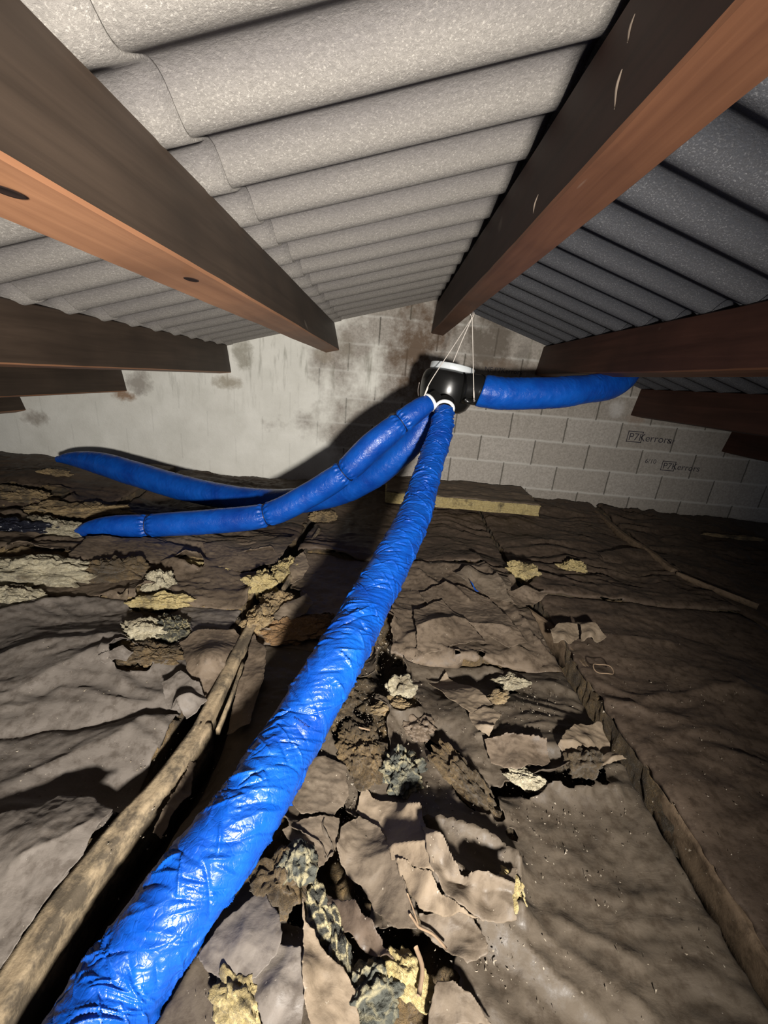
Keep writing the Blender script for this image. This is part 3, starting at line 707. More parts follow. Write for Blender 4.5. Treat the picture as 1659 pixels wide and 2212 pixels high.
def batt(x0, x1, y0, y1, label, kraft=KRAFT, wool=WOOL_B, dz=0., res=.010, th=.10, rag=.012, o=0., wk=1., zero_holes=False, wedge=False):
    xs = np.linspace(x0, x1, int((x1-x0)/res)+2); ys = np.linspace(y0, y1, int((y1-y0)/res)+2)
    X, Y = np.meshgrid(xs, ys, indexing='ij'); Hh = H(X, Y)+dz
    e = np.minimum(np.minimum(X-x0, x1-X), np.minimum(Y-y0, y1-Y))
    f = e-rag*.7+rag*(noise(X*7, Y*7, o)*.9+noise(X*23, Y*23, o+3.)*.5)
    hf = holef(X, Y) if not zero_holes else np.full(X.shape, 1.)
    ff = np.minimum(f, hf)
    curl = .030*np.exp(-np.clip(hf, 0, 1)/.022)*np.clip(noise(X*6, Y*6, o+9.)*2+.35, 0, 1.2)
    droop = -.022*np.exp(-np.clip(e, 0, 1)/.014)
    Z = duct_clear(X, Y, Hh+wrinkle(X, Y, o, wk)+curl+droop)
    fac = masked_grid(X, Y, Z, ff, 'kraft_facing', kraft)
    m = fac.modifiers.new('solid', 'SOLIDIFY'); m.thickness = .0018; m.offset = -1
    # wool slab
    r2 = res*1.05; xs = np.linspace(x0+.012, x1-.012, int((x1-x0)/r2)); ys = np.linspace(y0+.012, y1-.012, int((y1-y0)/r2))
    X, Y = np.meshgrid(xs, ys, indexing='ij')
    Z = H(X, Y)+dz-.022+.020*fbm(X*13, Y*13, o, 5, .62)+.006*noise(X*70, Y*70, 3.)
    for (p, a, b_, d_) in _V: Z = Z-d_*1.3*np.exp(-(((X-p[0])/a)**2+((Y-p[1])/b_)**2)**1.5)
    Z = duct_clear(X, Y, Z)-.004
    Z = np.minimum(Z, H(X, Y)+dz+wrinkle(X, Y, o, wk)-.006)
    zb = max(ZF+.002, ZF+.002) if th is None else None
    nx, ny = X.shape; top = np.stack([X, Y, Z], -1).reshape(-1, 3)
    ring = np.r_[np.arange(nx)*ny, (nx-1)*ny+np.arange(1, ny), (np.arange(nx-2, -1, -1))*ny+ny-1, np.arange(ny-2, 0, -1)]
    k = len(ring); lv = []
    for q in (0.33, .66, 1.):
        b_ = top[ring].copy(); zbot = (ZF+.002) if dz < .04 else (b_[:, 2]-th)
        b_[:, 2] = b_[:, 2]*(1-q)+zbot*q; nz = .010*noise(b_[:, 0]*30, b_[:, 1]*30, b_[:, 2]*40)
        cen = np.array([(x0+x1)/2, (y0+y1)/2]); dd = b_[:, :2]-cen; dd /= np.abs(dd).max(1)[:, None]; b_[:, :2] += dd*0+np.sign(dd)*nz[:, None]*(q < 1); lv.append(b_)
    Vv = np.vstack([top]+lv); Fq = [grid_faces(nx, ny)]; n0 = len(top); prev = ring
    for li in range(3):
        cur = n0+li*k+np.arange(k); Fq.append(np.stack([prev, np.roll(prev, -1), np.roll(cur, -1), cur], -1)); prev = cur
    wl = mesh_np('glass_wool', Vv, np.vstack(Fq), wool)
    bm = bmesh.new(); bm.from_mesh(wl.data); bmesh.ops.recalc_face_normals(bm, faces=bm.faces); bm.to_mesh(wl.data); bm.free()
    root = empty('insulation_batt', ((x0+x1)/2, (y0+y1)/2, ZF), label, 'insulation batt', 'kraft faced insulation batts laid between the joists')
    rebase(root, fac, wl); return root

XJL = float(np.mean([onZ(280, 1760, 0)[0], onZ(100, 2020, 0)[0], onZ(430, 1560, 0)[0]]))
XJR = float(np.mean([onZ(1400, 1700, 0)[0], onZ(1600, 2050, 0)[0], onZ(1240, 1440, 0)[0]]))
XJ3 = float(onZ(1440, 1215, 0)[0])
print('joists', XJL, XJR, XJ3)
batt(XJL-1.22, XJL-.03, -.25, 1.42, 'dusty brown kraft batt filling the left foreground beside the mouldy batten', KRAFT_M, WOOL_B, .01, .008, o=1., wk=.75)
batt(XJL-1.25, XJL-.03, 1.40, 2.22, 'torn brown batt behind the left foreground one, in front of the tied blue duct', KRAFT, WOOL_T, .02, .010, o=31.)
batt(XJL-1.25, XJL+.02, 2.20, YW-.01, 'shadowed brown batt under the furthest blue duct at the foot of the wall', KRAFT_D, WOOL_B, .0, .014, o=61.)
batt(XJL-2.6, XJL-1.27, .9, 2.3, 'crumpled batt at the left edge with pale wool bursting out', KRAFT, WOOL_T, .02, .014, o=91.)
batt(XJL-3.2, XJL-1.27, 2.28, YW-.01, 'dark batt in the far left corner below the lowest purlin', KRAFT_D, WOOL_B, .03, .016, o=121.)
batt(XJL+.10, XJR-.022, -.25, 1.22, 'badly torn brown batt in the centre foreground right of the long blue duct', KRAFT_C, WOOL_B, .0, .0065, o=151., wk=.7)
batt(XJL+.06, XJR-.022, 1.20, 1.98, 'wrinkled brown batt in the middle of the floor beside the long blue duct', KRAFT, WOOL_B, .005, .008, o=181.)
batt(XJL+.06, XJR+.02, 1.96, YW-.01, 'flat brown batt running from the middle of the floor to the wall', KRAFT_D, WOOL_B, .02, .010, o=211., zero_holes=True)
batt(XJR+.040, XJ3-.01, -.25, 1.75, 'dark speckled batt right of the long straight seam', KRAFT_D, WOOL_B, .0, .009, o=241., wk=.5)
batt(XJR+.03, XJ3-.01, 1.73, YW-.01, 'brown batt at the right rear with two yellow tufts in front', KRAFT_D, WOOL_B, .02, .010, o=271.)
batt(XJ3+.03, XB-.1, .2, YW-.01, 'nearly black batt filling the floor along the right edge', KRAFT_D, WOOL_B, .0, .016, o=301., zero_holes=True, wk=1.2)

# raised offcut by the wall with its yellow cut edge showing
def offcut():
    z1 = .155; fl_, fr = onZ(832, 1078, z1-.02), onZ(1157, 1088, z1-.02); br = onZ(1118, 1051, z1+.02)
    x0, x1, y0, y1 = fl_[0], fr[0], (fl_[1]+fr[1])/2, min(br[1], YW-.02)
    n = 90; xs = np.linspace(x0, x1, n); ys = np.linspace(y0, y1, 40); X, Y = np.meshgrid(xs, ys, indexing='ij')
    Z = z1+.012*noise(X*5, Y*9, 3.)+.006*ridge(X*9, Y*20, 4.)+.02*(Y-y0)/(y1-y0)
    e = np.minimum(np.minimum(X-x0, x1-X), np.minimum(Y-y0, y1-Y))
    fc = masked_grid(X, Y, Z+.004-.012*np.exp(-e/.01), e-.006+.008*noise(X*12, Y*12, 7.), 'kraft_facing', KRAFT)
    m = fc.modifiers.new('solid', 'SOLIDIFY'); m.thickness = .0018
    def grid(Xg, Yg, Zg): return np.stack([Xg, Yg, Zg], -1)
    bm = bmesh.new(); bmesh.ops.create_cube(bm, size=1.); bmesh.ops.subdivide_edges(bm, edges=bm.edges, cuts=28, use_grid_fill=True)
    for v in bm.verts:
        u, w_, h = v.co.x+.5, v.co.y+.5, v.co.z+.5
        x, y = x0+.006+(x1-x0-.012)*u, y0+.006+(y1-y0-.02)*w_; zt = z1+.012*float(noise(x*5, y*9, 3.))+.02*w_-.002; z = zt-.085*(1-h)
        d = .012*float(fbm(x*14, y*14, z*22, 4)); v.co = (x+d*(.8 if u in (0, 1) else 0), y-abs(d)*1.2*(1 if w_ < .01 else 0)+d*.3, z-(abs(d) if h > .99 else 0))
    me = bpy.data.meshes.new('glass_wool'); bm.to_mesh(me); bm.free(); me.materials.append(WOOL_Y); wl = bpy.data.objects.new('glass_wool', me); COL.objects.link(wl)
    wl['label'] = 'yellow cut edge of the wool'
    r = empty('insulation_offcut', ((x0+x1)/2, (y0+y1)/2, z1-.08), 'raised insulation offcut near the wall with a bright yellow cut edge', 'insulation offcut'); rebase(r, fc, wl)
offcut()

# ------------------------------------------------------------------ joists and battens in the seams
def plank(name, pts, wd, ht, mat, label, cat='batten', o=0.):
    """pts world xyz of the top centre line"""
    c, s = catmull(np.asarray(pts, float), max(8, int(np.linalg.norm(np.diff(pts, axis=0), axis=1).sum()/.012))); n = len(c)
    T = np.gradient(c, axis=0); T /= np.linalg.norm(T, axis=1)[:, None]; S_ = np.cross(T, [0, 0, 1.]); S_ /= np.linalg.norm(S_, axis=1)[:, None]
    sec = [(-.5, -1), (-.5, -.5), (-.5, -.12), (-.42, 0), (-.2, .02), (0, .0), (.2, .02), (.42, 0), (.5, -.12), (.5, -.5), (.5, -1)]
    V = []
    for i in range(n):
        for k, (a, b_) in enumerate(sec):
            j = .0035*float(noise(s[i]*12, k*1.3, o))+.0015*float(noise(s[i]*50, k*2.3, o))
            V.append(c[i]+S_[i]*(a*wd+j)+np.array([0, 0, b_*ht+j]))
    m = len(sec); Fs = [tuple(f) for f in grid_faces(n, m, True)]+[tuple(range(m)), tuple((n-1)*m+i for i in range(m-1, -1, -1))]
    ob = mesh_np(name, V, Fs, mat); bm = bmesh.new(); bm.from_mesh(ob.data); bmesh.ops.recalc_face_normals(bm, faces=bm.faces); bm.to_mesh(ob.data); bm.free()
    center_origin(ob, c[n//2]); return tag(ob, label, cat)
def fl_(x, y, z): return onZ(x, y, z)
z_ = .03
plank('timber_joist', [fl_(-60, 2240, z_), fl_(60, 2050, z_), fl_(150, 1920, z_), fl_(270, 1770, z_), fl_(345, 1690, z_), fl_(405, 1610, z_), fl_(440, 1560, z_)], .050, .14, BATTEN, 'long mouldy timber joist in the left foreground, left of the blue duct', 'joist', 1.)
plank('timber_joist', [fl_(425, 1580, .03), fl_(470, 1490, .035), fl_(510, 1410, .04), fl_(545, 1345, .045)], .040, .09, BATTEN, 'short pale joist stretch poking up among torn paper behind the mouldy one', 'joist', 5.)
plank('wooden_lath', [fl_(470, 1575, .03), fl_(500, 1500, .035), fl_(525, 1430, .03)], .010, .02, BATTEN, 'thin pale lath beside the short joist stretch', 'lath', 9.)
plank('wooden_lath', [fl_(600, 1290, .05), fl_(640, 1220, .05), fl_(690, 1140, .04)], .016, .03, BATTEN, 'narrow brown lath leading up towards the tied blue duct', 'lath', 14.)
plank('timber_joist', [fl_(1776, 2250, -.018), fl_(1622, 2000, -.018), fl_(1448, 1720, -.018), fl_(1318, 1510, -.018), fl_(1211, 1370, -.01), fl_(1136, 1310, .0)], .024, .11, SEAM, 'dusty brown joist in the long straight seam at the right', 'joist', 20.)
plank('wooden_lath', [fl_(1285, 1100, .07), fl_(1345, 1150, .06), fl_(1400, 1185, .06), fl_(1458, 1230, .05)], .035, .05, SEAM, 'brown lath at the right rear, below the stamped blocks', 'lath', 25.)
plank('wooden_lath', [fl_(1462, 1235, .045), fl_(1530, 1262, .04), fl_(1640, 1305, .035)], .014, .03, SEAM, 'thin dark lath trailing off to the right edge', 'lath', 28.)

# ------------------------------------------------------------------ torn paper flaps
def sheet(poly, mat, label, o=0., inner=(), rag=1., thick=.0016, cre=1., name='paper_sheet', cat='paper sheet'):
    """a torn sheet: outline given by its corners (floor place and lift above the floor)"""
    W = []
    for px, py, h in list(poly)+list(inner):
        z = h
        for _ in range(3): q = onZ(px, py, z); z = float(H(q[0], q[1]))+h
        W.append((q[0], q[1], h))
    W = np.array(W); K = W[:len(poly), :2]; lo, hi = K.min(0)-.012, K.max(0)+.012
    res = np.clip((hi-lo).max()/110, .0025, .006); X, Y = np.meshgrid(np.arange(lo[0], hi[0], res), np.arange(lo[1], hi[1], res), indexing='ij')
    wx, wy = X+.006*noise(X*16, Y*16, o), Y+.006*noise(X*16, Y*16, o+4.)
    d = np.full(X.shape, 9.); ins = np.zeros(X.shape, bool)
    for (x0, y0), (x1, y1) in zip(K, np.roll(K, -1, 0)):
        ex, ey = x1-x0, y1-y0; t = np.clip(((wx-x0)*ex+(wy-y0)*ey)/(ex*ex+ey*ey+1e-12), 0, 1)
        d = np.minimum(d, np.hypot(wx-x0-t*ex, wy-y0-t*ey))
        c_ = ((y0 > wy) != (y1 > wy)) & (wx < (x1-x0)*(wy-y0)/((y1-y0)+1e-12)+x0); ins ^= c_
    f = np.where(ins, d, -d)+rag*(.0035*noise(X*40, Y*40, o)+.0018*noise(X*120, Y*120, o))
    num = 0; den = 0
    for x, y, h in W:
        w_ = 1/((X-x)**2+(Y-y)**2+.00025)**1.6; num = num+w_*h; den = den+w_
    Z = num/den
    rs_ = random.Random(int(o*10)); sz = float((hi-lo).max())
    for _ in range(6):
        a_ = rs_.uniform(0, math.pi); cx_, cy_ = rs_.uniform(lo[0], hi[0]), rs_.uniform(lo[1], hi[1]); k_ = rs_.uniform(-.16, .20)*cre
        l_ = (X-cx_)*math.cos(a_)+(Y-cy_)*math.sin(a_)+.004*noise(X*14, Y*14, a_); Z = Z+k_*(np.sqrt(l_**2+.0015**2)*np.exp(-(l_/(.3*sz))**2))*.6
    Z = Z+.0035*noise(X*12, Y*12, o)+.0015*ridge(X*30+Y*12, Y*40, o)+.0006*noise(X*110, Y*110, o)
    Z = duct_clear(X, Y, H(X, Y)+Z+.004)
    ob = masked_grid(X, Y, Z, f, name, mat); m = ob.modifiers.new('solid', 'SOLIDIFY'); m.thickness = thick; m.offset = -1
    center_origin(ob, (*K.mean(0), float(H(*K.mean(0))))); return tag(ob, label, cat)
SH = [
 ([(783, 1698, .02), (819, 1730, .02), (863, 1738, .02), (887, 1732, .025), (911, 1775, .03), (938, 1893, .045), (880, 1872, .03), (845, 1858, .02), (815, 1795, .012), (772, 1752, .01)], KRAFT_L, 'clean beige torn corner just below the round grey mould tuft', [], 1.),
 ([(911, 1773, .045), (945, 1808, .058), (985, 1842, .060), (1027, 1867, .062), (1075, 1880, .060), (1113, 1880, .05), (1103, 1925, .035), (1106, 1985, .035), (1118, 2003, .03), (1040, 1996, .035), (990, 1957, .058), (935, 1893, .062), (915, 1850, .04)], KRAFT_S, 'cupped paper sheet between two bright ridges, lower centre right', [(1000, 1905, .004), (1060, 1930, -.004), (1050, 1970, .006), (960, 1860, .02)], 2.),
 ([(852, 1858, .03), (935, 1894, .055), (992, 1958, .052), (1030, 1988, .03), (960, 1995, .02), (905, 1975, .02), (880, 1930, .012)], KRAFT_L, 'pale triangular paper face left of the cupped sheet', [(930, 1945, .02)], 3.),
 ([(735, 1792, .035), (775, 1765, .025), (820, 1790, .02), (850, 1860, .02), (880, 1945, .025), (898, 2008, .03), (850, 2012, .02), (800, 1950, .01), (750, 1890, .015), (725, 1830, .035)], KRAFT_S, 'grey brown paper sheet right of the mouldy ball', [(800, 1860, .03)], 4.),
 ([(770, 1945, .065), (805, 1990, .06), (852, 2073, .045), (790, 2068, .0), (720, 2010, .0), (690, 1935, .01)], KRAFT_D, 'dark upright paper blade with a pale torn edge', [(750, 1990, .02)], 5.),
 ([(652, 1930, .05), (662, 1995, .045), (690, 2048, .035), (740, 2095, .03), (765, 2150, .02), (780, 2230, .015), (672, 2230, .03), (655, 2090, .055)], KRAFT_L, 'tall pale paper wedge below the mouldy ball', [(700, 2150, .03)], 6.),
 ([(560, 1925, .02), (590, 1965, .03), (608, 1985, .04), (613, 2030, .045), (600, 2070, .04), (555, 2110, .03), (500, 2140, .015), (445, 2110, .01), (430, 2060, .01), (490, 1990, .012)], KRAFT_M, 'grey brown sheet tucked beside the blue duct near the bottom', [(540, 2030, .035)], 7.),
 ([(603, 2040, .03), (650, 2052, .045), (660, 2130, .04), (645, 2230, .03), (575, 2230, .02), (535, 2140, .015), (560, 2080, .02)], KRAFT_M, 'paper sheet at the bottom left of the pale wedge, wet specks on it', [(600, 2140, .04)], 8.),
 ([(905, 1978, .02), (1000, 1978, .02), (1035, 2008, .02), (1052, 2055, .035), (1006, 2084, .04), (960, 2045, .015), (915, 2018, .02)], KRAFT_S, 'brown paper piece the bent twig lies on', [], 9.),
 ([(940, 2120, .03), (985, 2128, .04), (1035, 2180, .035), (1070, 2230, .02), (925, 2230, .015)], KRAFT_S, 'crinkled paper piece at the bottom edge right of the short stick', [], 10.),
 ([(660, 1645, .01), (700, 1635, .015), (748, 1655, .02), (755, 1720, .02), (720, 1765, .015), (650, 1760, .01), (625, 1730, .005)], KRAFT_S, 'dusty paper scrap hard against the long duct at lower mid floor', [], 11.),
 ([(690, 1765, .02), (735, 1770, .02), (718, 1850, .02), (690, 1880, .02), (640, 1850, .015), (610, 1800, .005), (650, 1775, .01)], KRAFT_S, 'smooth paper scrap above the mouldy ball, half in shadow', [], 12.),
 ([(928, 1475, .015), (965, 1452, .025), (1005, 1478, .03), (1045, 1500, .03), (1062, 1522, .02), (1015, 1542, .025), (960, 1505, .02)], KRAFT_L, 'smooth tan paper tongue above the brown dome', [], 13.),
 ([(1010, 1545, .02), (1045, 1528, .025), (1085, 1550, .03), (1055, 1592, .025), (1025, 1575, .02)], KRAFT_L, 'small pale paper face just right of the tan tongue', [], 14.),
 ([(1205, 1612, .02), (1222, 1580, .04), (1240, 1568, .045), (1297, 1562, .04), (1312, 1600, .03), (1325, 1640, .02), (1292, 1642, .01), (1262, 1620, .02), (1228, 1642, .02)], KRAFT_L, 'pale curled paper on the left edge of the long seam', [(1270, 1595, .05)], 15.),
 ([(1255, 1642, .03), (1318, 1626, .04), (1346, 1646, .03), (1300, 1662, .015), (1262, 1660, .012)], KRAFT_L, 'thin pale paper lip below the curled one at the seam', [], 16.),
 ([(1187, 1360, .03), (1215, 1347, .045), (1245, 1348, .04), (1252, 1380, .03), (1230, 1395, .015), (1195, 1390, .012)], KRAFT_L, 'pale crumpled scrap lying right of the seam at mid floor', [(1220, 1370, .05)], 17.),
 ([(1246, 1344, .035), (1285, 1345, .05), (1310, 1378, .03), (1290, 1392, .012), (1255, 1388, .012)], KRAFT_L, 'second pale scrap touching the first, right of the seam', [(1275, 1365, .055)], 18.),
 ([(905, 1282, .015), (955, 1258, .025), (1005, 1268, .035), (1060, 1300, .03), (1140, 1392, .02), (1095, 1405, .01), (1010, 1350, .02), (930, 1318, .015)], KRAFT, 'long brown fold running from the duct to the seam at mid floor', [(1040, 1340, .03)], 19.),
 ([(980, 1242, .03), (1012, 1228, .05), (1050, 1245, .04), (1100, 1250, .035), (1108, 1302, .02), (1060, 1292, .015), (1018, 1268, .015)], KRAFT_S, 'lifted brown paper lip above the blue sliver', [], 20.),
 ([(893, 1322, .015), (955, 1300, .03), (1010, 1345, .03), (1050, 1392, .02), (985, 1395, .015), (940, 1410, .012), (900, 1420, .01)], KRAFT, 'brown paper fold right of the dark hollow beside the duct', [(960, 1350, .035)], 21.),
 ([(388, 1388, .03), (430, 1356, .045), (505, 1358, .04), (520, 1372, .03), (478, 1460, .02), (452, 1520, .012), (425, 1498, .02), (405, 1450, .03)], KRAFT, 'domed brown sheet left of the short joist stretch', [(450, 1410, .06)], 22.),
 ([(548, 1375, .03), (575, 1410, .04), (570, 1470, .035), (535, 1570, .02), (490, 1590, .01), (505, 1520, .02), (530, 1440, .02)], KRAFT, 'brown sheet between the short joist stretch and the long duct', [], 23.),
 ([(348, 1478, .035), (392, 1450, .045), (430, 1478, .04), (448, 1520, .03), (405, 1556, .012), (362, 1528, .015)], KRAFT_M, 'curled paper cup left of the thin lath', [(400, 1500, .06)], 24.),
 ([(210, 1422, .03), (268, 1395, .045), (286, 1412, .03), (275, 1432, .012), (228, 1442, .01)], KRAFT_M, 'lifted paper lip at the left mid floor', [], 25.),
 ([(-60, 1772, .02), (60, 1752, .025), (165, 1722, .035), (205, 1728, .04), (243, 1752, .04), (180, 1848, .035), (92, 1960, .035), (0, 2105, .035), (-60, 2190, .03), (-160, 2100, .02)], KRAFT_M, 'broad dusty paper sheet left of the mouldy joist at the lower left', [(60, 1880, .03), (0, 1980, .03), (130, 1800, .03)], 26.),
 ([(145, 1216, .05), (188, 1160, .05), (325, 1166, .02), (420, 1192, .02), (350, 1222, .02), (250, 1210, .03), (180, 1228, .03)], KRAFT, 'brown sheet with a pale left edge under the end of the tied duct', [], 27.),
 ([(440, 1178, .03), (560, 1160, .02), (640, 1165, .02), (600, 1215, .03), (520, 1235, .02), (450, 1222, .02)], KRAFT, 'brown wrinkled sheet in front of the middle of the tied duct', [], 28.),
 ([(585, 1332, .03), (622, 1300, .06), (662, 1284, .065), (679, 1305, .05), (655, 1330, .03), (612, 1348, .02)], KRAFT_S, 'domed paper scrap beside the rust coloured wool', [], 29.),
 ([(640, 1205, .05), (655, 1192, .06), (668, 1225, .05), (652, 1252, .04), (628, 1262, .03), (625, 1230, .05)], KRAFT_L, 'upright paper scrap at the top of the narrow lath', [], 30.),
 ([(249, 1283, .05), (277, 1274, .06), (273, 1298, .04), (258, 1294, .03)], KRAFT_L, 'tiny pinkish paper triangle at the left', [], 31.),
 ([(410, 1645, .045), (424, 1652, .03), (410, 1715, .02), (350, 1810, .01), (335, 1800, .01), (360, 1740, .02), (388, 1688, .04)], KRAFT, 'narrow paper edge sticking up between joist and long duct', [], 32.),
 ([(1290, 1195, .03), (1370, 1185, .045), (1450, 1205, .03), (1400, 1222, .015), (1310, 1222, .015)], KRAFT_D, 'dark paper fold right of the second yellow tuft', [], 33.),
 ([(1095, 1275, .03), (1140, 1268, .05), (1185, 1285, .04), (1150, 1310, .015), (1105, 1312, .015)], KRAFT, 'brown paper fold just in front of the nearer yellow tuft', [], 34.),
 ([(1045, 1600, .02), (1110, 1590, .03), (1180, 1600, .02), (1190, 1650, .015), (1120, 1665, .03), (1060, 1650, .015)], KRAFT, 'wrinkled brown sheet above the dark hollow at the right', [], 35.),
]
for i, (poly, mat, lab, inner, o) in enumerate(SH): sheet(poly, mat, lab, o, inner)

# ------------------------------------------------------------------ wool tufts
def tuft(px, py, sx, sy, sz, mat, label, rot=0., o=0., z=None, rough=1., cat='wool tuft', name='wool_tuft'):
    bm = bmesh.new(); bmesh.ops.create_icosphere(bm, subdivisions=6 if max(sx, sy) > .05 else 5, radius=1.)
    co = np.array([v.co[:] for v in bm.verts]); n = co/np.linalg.norm(co, axis=1)[:, None]
    d = 1+.40*rough*fbm(n[:, 0]*1.5+o, n[:, 1]*1.5, n[:, 2]*1.5, 3, .6)
    co = n*d[:, None]*np.array([sx, sy, sz]); q = co
    fz = .010*fbm(q[:, 0]*34+o, q[:, 1]*34, q[:, 2]*50, 4, .65)+.004*noise(q[:, 0]*210, q[:, 1]*120, q[:, 2]*210+o)
    sc_ = min(1., min(sx, sy)/.055); co = co+n*np.array([.6, .6, 1.])*(fz*rough*sc_)[:, None]; ang = rot; R2 = np.array([[math.cos(ang), -math.sin(ang)], [math.sin(ang), math.cos(ang)]]); co[:, :2] = co[:, :2] @ R2.T
    for v, c_ in zip(bm.verts, co): v.co = c_
    me = bpy.data.meshes.new(name); bm.to_mesh(me); bm.free(); me.materials.append(mat); me.polygons.foreach_set('use_smooth', np.ones(len(me.polygons), bool))
    g = onZ(px, py, 0); hz = float(H(g[0], g[1])); p = onZ(px, py, hz+sz*.5)
    ob = bpy.data.objects.new(name, me); COL.objects.link(ob); ob.location = (p[0], p[1], (z if z is not None else float(H(p[0], p[1])))+sz*.55)
    return tag(ob, label, cat)
TF = [
 (1128, 1238, .085, .05, .045, WOOL_Y, 'bright yellow wool tuft nearer the duct of the two at the right rear', -.5, 1.),
 (1237, 1230, .075, .055, .045, WOOL_Y, 'bright yellow wool tuft further right of the two at the right rear', .1, 2.),
 (868, 1487, .045, .035, .035, WOOL_P, 'pale grey and yellow wool tuft right of the blue duct at mid floor', .4, 3.),
 (850, 1530, .06, .03, .018, WOOL_T, 'tan wool patch below the pale grey tuft', .2, 4.),
 (1105, 1474, .055, .025, .020, WOOL_P, 'small creamy flat wool tuft on brown paper, centre right', .1, 5.),
 (1070, 1510, .05, .02, .018, WOOL_T, 'dusty tan wool crumb beside the creamy tuft', .5, 6.),
 (1000, 1690, .040, .11, .035, WOOL_B, 'long brown wool hump with yellow streak in the centre foreground', .55, 7.),
 (870, 1668, .055, .055, .030, MOULD, 'round grey mouldy tuft with yellow veins, upper of the mouldy pair', .2, 8.),
 (640, 1872, .034, .034, .034, MOULD, 'grey mouldy ball with yellow veins right of the blue duct', .0, 9.),
 (605, 1905, .045, .05, .025, WOOL_B, 'dark brown wool cushion under the mouldy ball', .3, 10.),
 (685, 1965, .020, .05, .020, MOULD_D, 'dark mouldy strip trailing down from the mouldy ball', .45, 11.),
 (730, 2050, .018, .05, .020, MOULD_D, 'second dark mouldy strip further down', .35, 12.),
 (515, 2150, .045, .028, .025, WOOL_Y, 'yellow wool tuft at the bottom beside the duct', -.5, 13.),
 (800, 2150, .055, .035, .022, MOULD, 'grey yellow wool mat at the bottom centre', .3, 14.),
 (880, 2110, .045, .025, .018, WOOL_Y, 'small yellow wool patch beside the twig', -.5, 15.),
 (700, 1118, .09, .05, .04, WOOL_T, 'tan wool tuft below the back duct near the narrow lath', .2, 16.),
 (85, 1235, .24, .10, .06, WOOL_P, 'big whitish wool cushion at the left edge', .05, 17.),
 (25, 1290, .12, .05, .03, WOOL_P, 'thin pale wool lip below the whitish cushion', -.1, 18.),
 (40, 1068, .24, .09, .05, WOOL_T, 'tan wool slab at the left edge above the black plastic', -.1, 19.),
 (170, 1108, .30, .10, .045, WOOL_T, 'torn tan wool mass behind the end of the tied duct', .25, 20.),
 (120, 1143, .16, .06, .045, WOOL_P, 'pale wool clump in front of the tan mass at the duct end', -.3, 21.),
 (118, 1030, .10, .05, .035, WOOL_T, 'dim tan wool clump under the end of the furthest duct', .2, 22.),
 (640, 1360, .14, .07, .022, WOOL_O, 'flat rust coloured wool mat left of the long duct', .25, 23.),
 (700, 1345, .12, .05, .022, WOOL_O, 'rust coloured wool strip tucked under the long duct', .25, 24.),
 (560, 1340, .05, .09, .04, WOOL_T, 'ragged tan wool clump at the top of the short joist stretch', -.2, 25.),
 (565, 1262, .07, .06, .05, WOOL_Y, 'ragged yellow wool spike beside the narrow lath', .2, 26.),
 (620, 1230, .06, .10, .04, WOOL_Y, 'yellow wool fringe along the narrow lath', -.2, 27.),
 (600, 1305, .07, .06, .04, WOOL_T, 'brown yellow wool lump between the two yellow pieces and the rust mat', .1, 28.),
 (310, 1368, .075, .045, .035, WOOL_P, 'fluffy ribbed pale wool at the left mid floor', .1, 29.),
 (345, 1300, .11, .035, .03, WOOL_Y, 'yellow wool strip above the fluffy ribbed one', .15, 30.),
 (345, 1260, .05, .06, .05, WOOL_P, 'small grey fluff tuft standing above the yellow strip', .0, 31.),
 (370, 1360, .085, .05, .035, MOULD_D, 'black mouldy lump right of the fluffy ribbed wool', -.5, 32.),
 (330, 1410, .11, .05, .02, WOOL_B, 'brown wool patch under the black mouldy lump', .0, 33.),
 (250, 1235, .15, .06, .05, WOOL_B, 'dark brown wool heap right of the whitish cushion', .1, 34.),
 (450, 1225, .13, .018, .014, WOOL_Y, 'thin yellow wool sliver on brown paper below the tied duct', -.25, 35.),
 (1590, 1153, .22, .02, .014, WOOL_T, 'faint tan wool strip in the dark at the right edge', 0., 36.),
 (1150, 1690, .055, .022, .018, WOOL_P, 'pale wool streak at the edge of the dark hollow', -.4, 37.),
 (1260, 1650, .05, .035, .03, WOOL_B, 'ragged dark wool heap inside the right hand torn corner', .5, 38.),
 (1110, 1905, .022, .028, .016, WOOL_Y, 'little yellow wool knot at the end of the bright paper ridge', .0, 39.),
 (720, 1500, .06, .10, .022, WOOL_B, 'gritty brown wool bed right beside the long duct', .2, 40.),
 (780, 1620, .06, .09, .016, WOOL_B, 'gritty brown wool bed left of the upper mouldy tuft', .3, 41.),
 (905, 1575, .045, .035, .020, KRAFT, 'smooth dark brown dome in the centre of the torn batt', .0, 42.),
]
for (px, py, sx, sy, sz, mat, lab, rot, o) in TF: tuft(px, py, sx, sy, sz, mat, lab, rot, o*3.7)

# black polythene at the left edge
bg = tuft(20, 1140, .20, .06, .04, BAG, 'crumpled black polythene sheet at the left edge', .1, 77., rough=1.3, cat='plastic sheet', name='plastic_sheet')
# blue sliver
s0 = onZ(1020, 1268, .06)
sl = sheet([(1012, 1255, .06), (1018, 1258, .065), (1034, 1280, .05), (1028, 1279, .05)], BLUE_S, 'tiny blue plastic sliver on the paper at mid floor', 50., rag=.2, cre=.2, name='plastic_sliver', cat='plastic scrap')
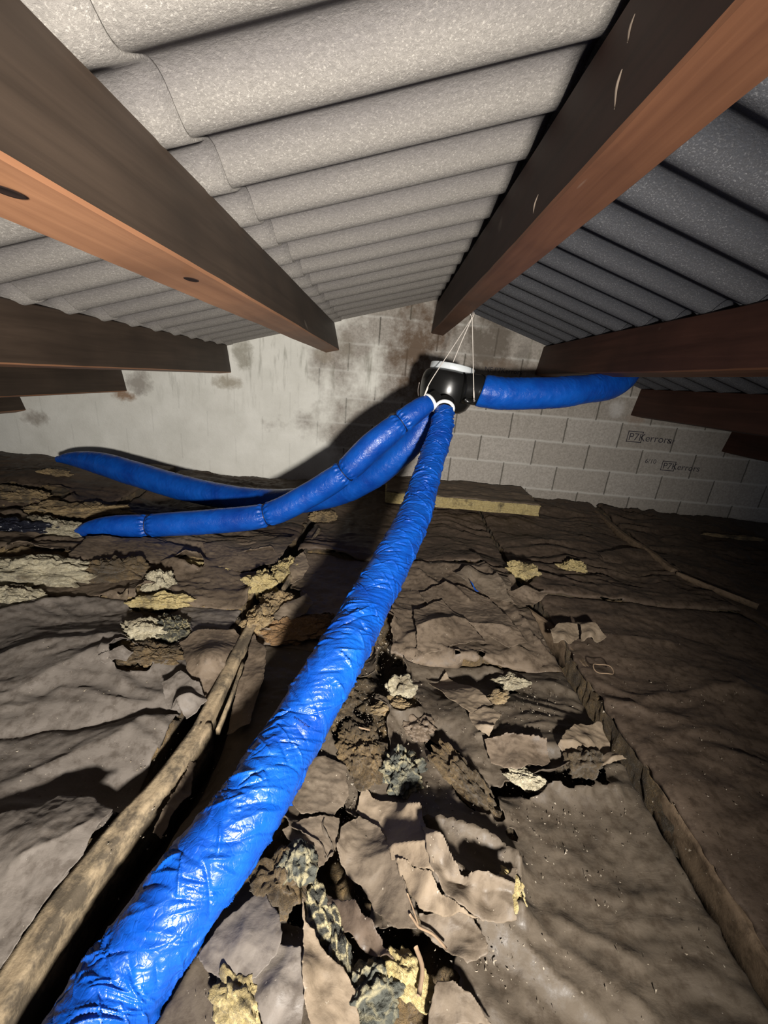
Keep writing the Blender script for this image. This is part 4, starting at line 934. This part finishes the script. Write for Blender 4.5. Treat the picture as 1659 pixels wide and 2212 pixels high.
# twigs
def twig(pts, r, label, dz=.03):
    q = [onZ(x, y, dz+float(H(*onZ(x, y, 0)[:2]))) for x, y in pts]; o = tube('twig', q, r, TWIG, seg=8, step=.006); center_origin(o, q[0]); return tag(o, label, 'twig', None)
twig([(885, 1975), (897, 1992), (905, 2003), (935, 2018), (965, 2050)], .0022, 'thin dark bent twig lying across the lower centre papers')
twig([(898, 2045), (912, 2090), (905, 2150)], .0040, 'pale short stick at the bottom centre')
twig([(880, 1930), (893, 1965), (905, 2003)], .0014, 'hair thin upright twig meeting the bent one')
twig([(775, 1571), (790, 1575), (800, 1577)], .0022, 'tiny white splinter on the gritty wool', .03)
# worn ring of wire right of seam
th = np.linspace(0, 2*np.pi, 24); rc = onZ(1303, 1445, .03)
o = tube('wire_ring', [rc+np.array([.035*math.cos(t), .028*math.sin(t), .004*math.sin(3*t)]) for t in th], .002, TWIG, seg=6, closed_ends=False); center_origin(o, rc); tag(o, 'small twisted ring of dry stem right of the seam', 'ring')

# ------------------------------------------------------------------ grit (nobody could count it)
def grit():
    rs = np.random.RandomState(3); V = []; Fs = []
    cl = [(740, 1520, .10, 500), (800, 1600, .10, 500), (740, 1760, .05, 300), (590, 2080, .05, 260), (1130, 1520, .08, 160), (1180, 1690, .12, 400), (840, 1900, .05, 240), (1030, 2110, .05, 200),
          (1400, 1600, .3, 160), (100, 1640, .2, 200), (180, 1620, .12, 150), (250, 1700, .1, 120), (500, 1240, .2, 120), (830, 1400, .06, 160), (1270, 1650, .05, 160), (900, 1740, .05, 120), (1150, 1850, .2, 120), (950, 1300, .3, 150)]
    for px, py, sp, n in cl:
        c0 = onZ(px, py, 0)
        for _ in range(n):
            x, y = c0[0]+rs.normal()*sp, c0[1]+rs.normal()*sp
            if y > YW-.05 or y < -.2: continue
            s = rs.uniform(.0006, .0019)*(1+.5*(y > 1.2)); z = float(H(x, y))+.003+.006*rs.rand(); k = len(V)
            R = rs.normal(size=(4, 3))*s; V += [(x+a, y+b_, z+c_) for a, b_, c_ in R]; Fs += [(k, k+1, k+2), (k, k+2, k+3), (k, k+3, k+1), (k+1, k+3, k+2)]
    o = mesh_np('grit', V, Fs, GRIT, smooth_=False); tag(o, 'pale crumbs and grit scattered over the torn batts', 'grit', None, 'stuff')
grit()
